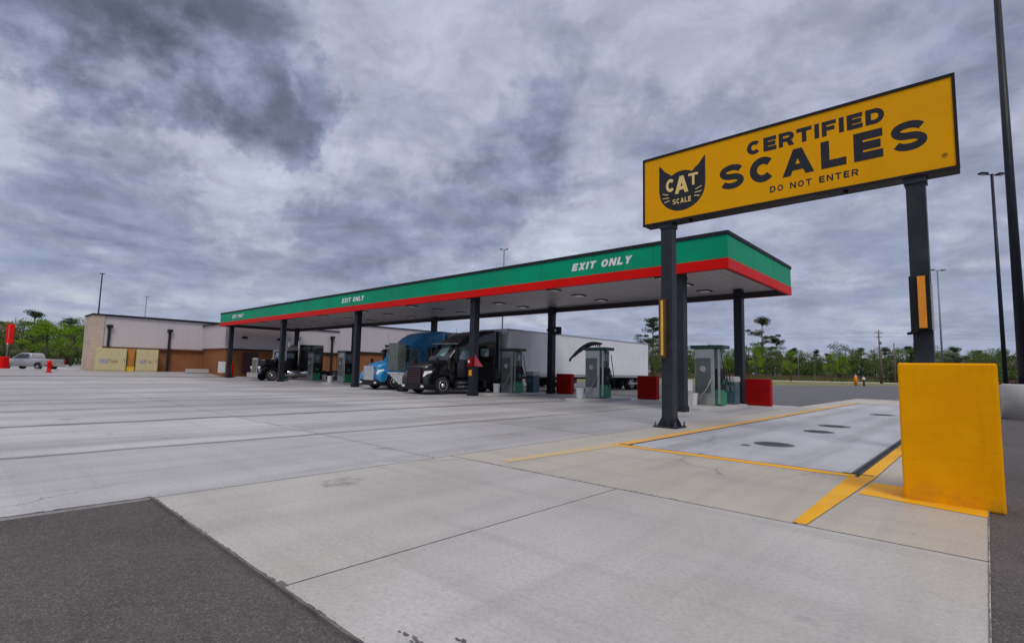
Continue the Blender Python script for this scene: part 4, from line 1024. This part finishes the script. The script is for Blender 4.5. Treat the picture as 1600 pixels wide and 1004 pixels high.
utility(1377.8, 142, 9.5, 'low timber stub pole in front of the pole with crossarms', 0)
x1, y1 = at_depth(1376, 150); 
def wire(z, dx):
    b = MB(); a = Vector((x1-150, y1-95, z-1)); c = Vector((x1+dx, y1, z)); e = Vector((x1+150, y1+95, z))
    b.tube([a.lerp(c, k/12)-Vector((0, 0, 5*(k/12)*(1-k/12))) for k in range(13)]+[c.lerp(e, k/12)-Vector((0, 0, 5*(k/12)*(1-k/12))) for k in range(1, 13)], .02, 5)
    tag(b.obj('overhead_wire', M_GALV), 'thin overhead wires strung from the utility pole', 'wire', 'overhead wires')
wire(14.85, 0); wire(13.6, .6)
x, y = at_depth(1337, 98); t = thing('marker_post', 'orange yellow hydrant-like marker on the far grass strip', 'marker post', (x, y, -.05))
b = MB(); b.lathe([(0, .32), (1.5, .28), (1.7, .22), (2.0, .05)], (0, 0, 0), 'z', 14); b.obj('post', M_AMB, t); b = MB(); b.lathe([(-.45, .14), (.45, .14)], (0, 0, 1.15), 'x', 12); b.obj('outlet', mat('orange_part', (.7, .18, .01), .5), t)
x, y = at_depth(1349.5, 98); t = thing('path_light', 'dark post with white top on the far grass strip, right of the orange marker', 'path light', (x, y, -.05))
b = MB(); b.lathe([(0, .16), (1.1, .13)], (0, 0, 0), 'z', 12); b.obj('post', M_CAP, t); b = MB(); b.lathe([(1.1, .2), (1.25, .26), (1.5, .24), (1.62, .05)], (0, 0, 0), 'z', 12); b.obj('globe', M_WHITE, t)
# brown fence beyond the road
b = MB()
fx = [(-95, 165), (-60, 205), (-20, 245), (40, 285), (130, 320)]
for (xa, ya), (xb, yb) in zip(fx, fx[1:]):
    L = math.hypot(xb-xa, yb-ya); n = int(L/2.4); dx, dy = (xb-xa)/n, (yb-ya)/n; nx, ny = -dy/2.4*.06, dx/2.4*.06
    for i in range(n):
        x_, y_ = xa+dx*i, ya+dy*i
        b.prism([(x_, y_), (x_+dx*.93, y_+dy*.93), (x_+dx*.93+nx, y_+dy*.93+ny), (x_+nx, y_+ny)], -.09, 1.9+.06*math.sin(i*1.7))
fo = thing('board_fence', 'long low dark brown board fence in front of the far trees', 'fence', (0, 0, 0)); b.obj('board_panels', M_FENCE, fo)

# ------------------------------------------------------------------ trees
def leaf(bm, c, s, r_):
    a = Vector((r_.gauss(0, 1), r_.gauss(0, 1), r_.gauss(0, 1))).normalized(); u = a.orthogonal().normalized(); v = a.cross(u)
    ang = r_.random()*6.28; u, v = u*math.cos(ang)+v*math.sin(ang), v*math.cos(ang)-u*math.sin(ang)
    s1, s2 = s*r_.uniform(.6, 1.2), s*r_.uniform(.4, .9)
    vs = [bm.verts.new(c+u*s1*x+v*s2*y) for x, y in ((-1, 0), (0, -.6), (1, 0), (0, .6))]; bm.faces.new(vs)
def tree_parts(kind, seed):
    r_ = random.Random(seed); H = 10.0; clumps = []; tb = MB(); limbs = []
    if kind == 'pine':
        tb.tube([(0, 0, 0), (.1, .05, H*.5), (.0, .1, H*.97)], [.17, .12, .04], 8)
        for k in range(20):
            u = r_.random()**.8; z = H*(.44+.52*u); rad = (.5+1.9*math.sin(PI*min(1, .25+.75*u)))*r_.uniform(.35, 1.1); a = r_.random()*6.28
            e = Vector((rad*math.cos(a), rad*math.sin(a), z+.35)); tb.tube([(0, .05, z-.35), e*.6+Vector((0, 0, z*.4-.1)), e], [.06, .04, .02], 5)
            clumps.append((e, r_.uniform(.45, 1.05), r_.uniform(.35, .6)))
            if r_.random() < .75: clumps.append((Vector((e.x*.45, e.y*.45, z+.25)), r_.uniform(.35, .7), .5))
        for k in range(4): clumps.append((Vector((r_.uniform(-.7, .7), r_.uniform(-.7, .7), H*r_.uniform(.88, .98))), r_.uniform(.5, .9), .6))
        n, ls = 110, .13
    elif kind == 'broad':
        tb.tube([(0, 0, 0), (.1, 0, H*.35), (0, .1, H*.8)], [.22, .16, .05], 8)
        for k in range(34):
            z = H*(.16+.74*r_.random()); w = 3.3*math.sqrt(max(.08, 1-((z/H-.55)/.5)**2)); a = r_.random()*6.28; rr_ = w*math.sqrt(r_.random())
            e = Vector((rr_*math.cos(a), rr_*math.sin(a), z)); tb.tube([(0, 0, z*.6), e], [.07, .02], 5); clumps.append((e, r_.uniform(.8, 1.5), .8))
        n, ls = 120, .16
    elif kind == 'lime':
        tb.tube([(0, 0, 0), (0, .1, H*.4), (.1, 0, H*.9)], [.15, .1, .03], 8)
        for k in range(20):
            z = H*(.28+.7*r_.random()); w = 2.5*max(.15, 1-abs(z/H-.5)/.6); a = r_.random()*6.28; rr_ = w*math.sqrt(r_.random())
            e = Vector((rr_*math.cos(a), rr_*math.sin(a), z)); tb.tube([(0, 0, z*.7), e], [.05, .015], 5); clumps.append((e, r_.uniform(.6, 1.1), .9))
        n, ls = 110, .15
    else:   # sparse
        tb.tube([(0, 0, 0), (.15, 0, H*.5), (0, .1, H*.95)], [.16, .1, .03], 8)
        for k in range(26):
            z = H*(.25+.62*r_.random()); a = r_.random()*6.28; rr_ = 2.2*math.sqrt(r_.random())*(1.25-z/H*.7)
            e = Vector((rr_*math.cos(a), rr_*math.sin(a), z)); tb.tube([(0, 0, z*.75), e], [.05, .015], 5); clumps.append((e, r_.uniform(.45, .9), .7))
        n, ls = 75, .13
    cb = MB()
    for c, rad, fl in clumps:
        for _ in range(n):
            d = Vector((r_.gauss(0, 1), r_.gauss(0, 1), r_.gauss(0, 1))).normalized()*rad*r_.random()**.45; d.z *= fl; leaf(cb.b, c+d, ls, r_)
    return cb, tb
protos = {}
LM = {'pine': L_PINE, 'broad': L_DARK, 'lime': L_LIME, 'sparse': L_GRAY}
NMT = {'pine': 'pine_tree', 'broad': 'leafy_tree', 'lime': 'leafy_tree', 'sparse': 'thin_tree'}
def tree(kind, v, px, d, h, label, w=1.0, z=-.09, group=None):
    x, y = at_depth(px, d); k = (kind, v)
    if k not in protos:
        cb, tb = tree_parts(kind, hash((len(kind), ord(kind[0]), v)) & 0xffff)
        t = thing(NMT[kind], '', 'tree', (0, 0, 0)); tb.obj('trunk', M_BARK, t); 
        bm = cb.b; me = bpy.data.meshes.new('crown'); bm.to_mesh(me); bm.free(); me.materials.append(LM[kind]); o = bpy.data.objects.new('crown', me); COL.objects.link(o); o.parent = t
        protos[k] = t
    else: t = dup(protos[k])
    s = h/10.0; t.location = (x, y, z); t.rotation_euler = (0, 0, rnd.random()*6.28); t.scale = (s*w, s*w, s)
    t['label'] = label; t['category'] = 'tree'
    if group: t['group'] = group
    elif 'group' in t: del t['group']
GT = 'trees of the far wood'
# right: tall pines first
tree('pine', 0, 1020, 165, 19.5, 'dark ragged pine just right of the white trailer end', 1.15)
tree('pine', 1, 1040, 172, 16.5, 'pine half hidden behind the near sign post', 1.1)
tree('pine', 2, 1192, 200, 24.5, 'tallest pine, flat topped, right of the end canopy column', .95)
tree('pine', 3, 1214, 205, 17, 'shorter pine beside the tallest pine', 1.1)
tree('pine', 0, 1240, 215, 13.5, 'small dark pine behind the short grey lamp pole', 1)
tree('pine', 1, 1277, 220, 13.0, 'lone narrow pine sticking up between the lamp pole and utility pole', .8)
tree('lime', 0, 1130, 150, 9.0, 'bright green tree behind the pump nearest the scale', 1.2)
tree('lime', 1, 1182, 150, 10, 'bright green tree under the tallest pine', 1.1)
tree('lime', 2, 1236, 150, 9.2, 'yellow green young tree with thin trunk by the short grey lamp pole', 1.0)
tree('lime', 1, 1300, 165, 9.5, 'yellow green young tree halfway along the grass strip', 1.0)
tree('lime', 0, 1317, 168, 9.4, 'yellow green young tree left of the orange marker', .9)
tree('lime', 2, 1060, 150, 9.0, 'bright green tree seen between the sign post and grey boxes', 1.1)
k = 0
for px in range(985, 1405, 11):
    k += 1; kind = ['broad', 'broad', 'sparse', 'broad', 'pine'][k % 5]
    h = rnd.uniform(10.5, 13) if px > 1250 else rnd.uniform(12, 16)
    d = rnd.uniform(190, 240)
    if px > 1325: kind = ['sparse', 'pine', 'broad'][k % 3]; h = rnd.uniform(13, 17)
    tree(kind, k % 3, px+rnd.uniform(-4, 4), d, h*(d/215), 'dark tree in the row beyond the brown fence', 1.25 if kind == 'broad' else 1.0, group=GT)
for px in range(1405, 1660, 9):
    k += 1; kind = ['sparse', 'broad', 'pine', 'broad'][k % 4]; d = rnd.uniform(190, 235)
    tree(kind, k % 3, px+rnd.uniform(-3, 3), d, rnd.uniform(12, 16.5)*(d/215), 'tree in the row right of the utility poles, beyond the barrier', 1.2, group='trees right of the utility poles')
tree('broad', 1, 1552, 120, 9.5, 'rounder green tree between the twin-headed pole and yellow barrier top', 1.3)
# left
LG = ZG-.05
tree('lime', 0, 66, 88, 8.3, 'bright green tree right above the silver pickup', 1.75, LG)
tree('lime', 2, 108, 92, 7.6, 'bright green tree against the stone corner of the store', 1.9, LG)
tree('lime', 1, 88, 96, 7.9, 'bright green tree between the other two bright trees', 1.6, LG)
tree('pine', 2, 45, 118, 12.4, 'dark pine behind the bright trees, above the pickup nose', 1.3, LG)
tree('pine', 1, 100, 122, 11.0, 'dark pine top behind the bright trees near the store corner', 1.3, LG)
tree('sparse', 0, 8, 100, 9.2, 'thin tree behind the red banner at the left edge', 1.3, LG)
for px in range(-40, 150, 14):
    k += 1; tree(['broad', 'sparse', 'broad', 'pine'][k % 4], k % 3, px+rnd.uniform(-4, 4), rnd.uniform(112, 135), rnd.uniform(8.5, 11.5), 'dark tree in the belt left of the store', 1.35, LG, group='trees left of the store')
# dense undergrowth and far wood, uncountable
def wood(name, segs, h0, h1, depth, n, ls, m, seed):
    r_ = random.Random(seed); b = MB()
    for _ in range(n):
        i = r_.randrange(len(segs)-1); u = r_.random(); a, c = segs[i], segs[i+1]
        x = a[0]+(c[0]-a[0])*u; y = a[1]+(c[1]-a[1])*u
        hh = h0+(h1-h0)*(.5+.3*math.sin(x*.13+y*.07)+.2*math.sin(x*.41+1.3*y*.2))
        v = Vector((x+r_.uniform(-depth, depth), y+r_.uniform(-depth, depth), hh*r_.random()**.7)); leaf(b.b, v, ls*r_.uniform(.6, 1.3), r_)
    me = bpy.data.meshes.new(name); b.b.to_mesh(me); b.b.free(); me.materials.append(m); o = bpy.data.objects.new(name, me); COL.objects.link(o)
    tag(o, kind='stuff'); return o
segR = [at_depth(px, 232) for px in range(960, 1720, 60)]
tag(wood('undergrowth', segR, 6, 11, 8, 42000, .5, L_DARK, 3), 'dense dark undergrowth below the far trees', 'undergrowth')
segL = [at_depth(px, 128) for px in range(-60, 170, 40)]
tag(wood('undergrowth', segL, 3.5, 6.5, 5, 9000, .35, L_DARK, 5), 'dense dark undergrowth below the trees left of the store', 'undergrowth')
# pale far vehicles' strip beyond: low shrubs along the fence
tag(wood('hedge', [at_depth(px, 182) for px in range(1020, 1420, 40)], .8, 1.6, 3, 2500, .3, L_DARK, 8), 'low dark ground shrubs along the far road', 'shrubs')

# ------------------------------------------------------------------ sky and light
SUN_EL, SUN_AZ = R(52), Vector((.80, -.60, 0)).normalized()
wd = bpy.data.worlds.new('World'); S.world = wd; wd.use_nodes = True
t = NT(wd.node_tree); bg = t.n['Background']
sky = t.new('ShaderNodeTexSky', sky_type='NISHITA'); sky.sun_disc = False; sky.sun_elevation = SUN_EL
sky.sun_rotation = math.atan2(SUN_AZ.x, SUN_AZ.y); sky.air_density = 1.2; sky.dust_density = 2
D = t.new('ShaderNodeTexCoord').outputs['Generated']; X, Y, Zc = t.sep(D)
zz = t.math('ADD', t.math('MAXIMUM', Zc, 0), .22)
flat = t.comb(t.math('DIVIDE', X, zz), t.math('DIVIDE', Y, zz), t.math('MULTIPLY', Zc, .6))
n1 = t.noise(flat, .9, 9, .58, .35); n2 = t.noise(t.vm('ADD', flat, (7.3, 2.1, 4)), 2.6, 8, .6, .5); n3 = t.noise(D, 4.5, 8, .6, .4)
wv_ = t.vm('SCALE', t.vm('SUBTRACT', t.noise(D, 3.2, 9, .62, out=1), (.5, .5, .5))); wv_.node.inputs['Scale'].default_value = .46
wv2 = t.vm('SCALE', t.vm('SUBTRACT', t.noise(D, 11, 6, .6, out=1), (.5, .5, .5))); wv2.node.inputs['Scale'].default_value = .13
DW = t.vm('NORMALIZE', t.vm('ADD', t.vm('ADD', D, wv_), wv2))
nb = t.noise(flat, 2.2, 10, .6, .3); n1o = t.noise(t.vm('ADD', flat, (.13, -.10, .05)), .9, 9, .58, .35); nbo = t.noise(t.vm('ADD', flat, (.07, -.05, .03)), 2.2, 10, .6, .3)
relief = t.math('ADD', t.math('MULTIPLY', t.math('SUBTRACT', n1o, n1), .9), t.math('MULTIPLY', t.math('SUBTRACT', nbo, nb), .9))
dark = t.math('MULTIPLY', t.math('SUBTRACT', t.math('ADD', t.math('MULTIPLY', n1, .45), t.math('ADD', t.math('MULTIPLY', n2, .45), t.math('MULTIPLY', n3, .40))), .65), 1.75)
pos, neg = [], []
def blob(px, py, r_out, r_in, w):
    global dark
    v = vdir(px, py).normalized()
    d = t.vm('DOT_PRODUCT', DW, tuple(v), out=1)
    k_ = t.ss(d, math.cos(R(r_out)), math.cos(R(r_in)), 0, w)
    if w > 0: pos.append(k_)
    else: neg.append(k_)
# cloud masses by compass direction and height
for args in ((210, 60, 12, 3, .30), (80, 50, 8, 3, .2), (240, 190, 7, 2, .36), (150, 160, 7, 3, .2), (340, 20, 7, 2, .2), (425, 190, 5.5, 1.5, .5), (505, 135, 4, 1, .32),
             (830, 190, 6, 2, .24), (850, 120, 4, 1, .20), (760, 290, 7, 2, .22), (560, 370, 7, 2, .28), (1090, 190, 6, 1.5, .22), (60, 380, 8, 2, .24), (230, 430, 8, 2, .2), (1520, 90, 7, 2, .2), (1300, 350, 8, 2, .12),
             (940, 260, 8, 2, .2), (700, 330, 6, 2, .18), (380, 380, 6, 2, .14),
             (400, 290, 8, 2, -.26), (460, 250, 6, 1, -.2), (650, 130, 12, 3, -.12), (1200, 90, 16, 5, -.08), (610, 60, 14, 4, -.08), (20, 250, 5, 1, -.28), (860, 370, 8, 2, -.24), (960, 330, 7, 2, -.22), (60, 500, 8, 2, -.3), (330, 340, 5, 1, -.18), (1000, 50, 15, 5, -.08)): blob(*args)
calm = t.math('SUBTRACT', 1, t.ss(t.vm('DOT_PRODUCT', D, tuple(vdir(1080, 20).normalized()), out=1), math.cos(R(30)), math.cos(R(12)), 0, .72))
dark = t.math('MULTIPLY', dark, calm)
sp = pos[0]
for k_ in pos[1:]: sp = t.math('ADD', sp, k_)
sn = neg[0]
for k_ in neg[1:]: sn = t.math('ADD', sn, k_)
sp = t.math('MULTIPLY', sp, t.math('ADD', .45, t.math('MULTIPLY', t.ss(t.math('ADD', t.math('MULTIPLY', nb, .6), t.math('MULTIPLY', n3, .4)), .40, .58), 1.05)))
dark = t.math('ADD', dark, t.math('ADD', sp, sn))
cr = t.new('ShaderNodeValToRGB'); dark = t.math('ADD', dark, t.math('MULTIPLY', relief, -1.0))
fin = t.noise(D, 17, 8, .62, .4)
dark = t.math('ADD', dark, t.math('MULTIPLY', t.math('SUBTRACT', fin, .5), .35))
t.inp(cr, 0, t.math('MULTIPLY', t.math('TANH', t.math('ADD', t.math('MULTIPLY', dark, .78), .39)), 1.08)); e = cr.color_ramp.elements
e[0].position = 0; e[0].color = (.70, .73, .80, 1); e[1].position = 1.0; e[1].color = (.085, .10, .14, 1)
for p, c_ in ((.18, (.53, .55, .66, 1)), (.38, (.375, .40, .53, 1)), (.58, (.26, .295, .42, 1)), (.80, (.155, .18, .265, 1))): k_ = e.new(p); k_.color = c_
cmod = t.ss(t.noise(flat, 5.5, 9, .62, .5), .28, .72, .84, 1.16)
cloud = t.mix(t.math('MULTIPLY', t.ss(Zc, .38, .02), t.ss(t.noise(flat, 1.7, 5, .6), .35, .65, .15, .75)), t.vm('MULTIPLY', cr.outputs[0], t.comb(cmod, cmod, cmod)), (.35, .42, .56))
# a little broken blue where the cloud is thinnest, bright thin cloud overhead
hole = t.ss(dark, -.12, -.45, 0, .35)
skyc = t.vm('SCALE', sky.outputs[0]); skyc.node.inputs['Scale'].default_value = .10
col = t.mix(hole, cloud, skyc)
zen = t.ss(Zc, .60, .95, 1.0, 2.2)
col = t.vm('MULTIPLY', col, t.comb(t.math('POWER', zen, 1.12), zen, t.math('POWER', zen, .72)))
t.l.new(col, bg.inputs[0]); bg.inputs[1].default_value = 1.0
sl = bpy.data.lights.new('sun', 'SUN'); sl.energy = 1.3; sl.angle = R(22); sl.color = (1, .95, .88)
so = bpy.data.objects.new('sun', sl); COL.objects.link(so)
sd = Vector((SUN_AZ.x*math.cos(SUN_EL), SUN_AZ.y*math.cos(SUN_EL), math.sin(SUN_EL)))
so.rotation_euler = (-sd).to_track_quat('-Z', 'Y').to_euler()
S.view_settings.view_transform = 'Standard'; S.view_settings.look = 'None'; S.view_settings.exposure = 0; S.view_settings.gamma = 1
S.cycles.max_bounces = 6; S.cycles.diffuse_bounces = 3; S.cycles.glossy_bounces = 3; S.cycles.transmission_bounces = 3
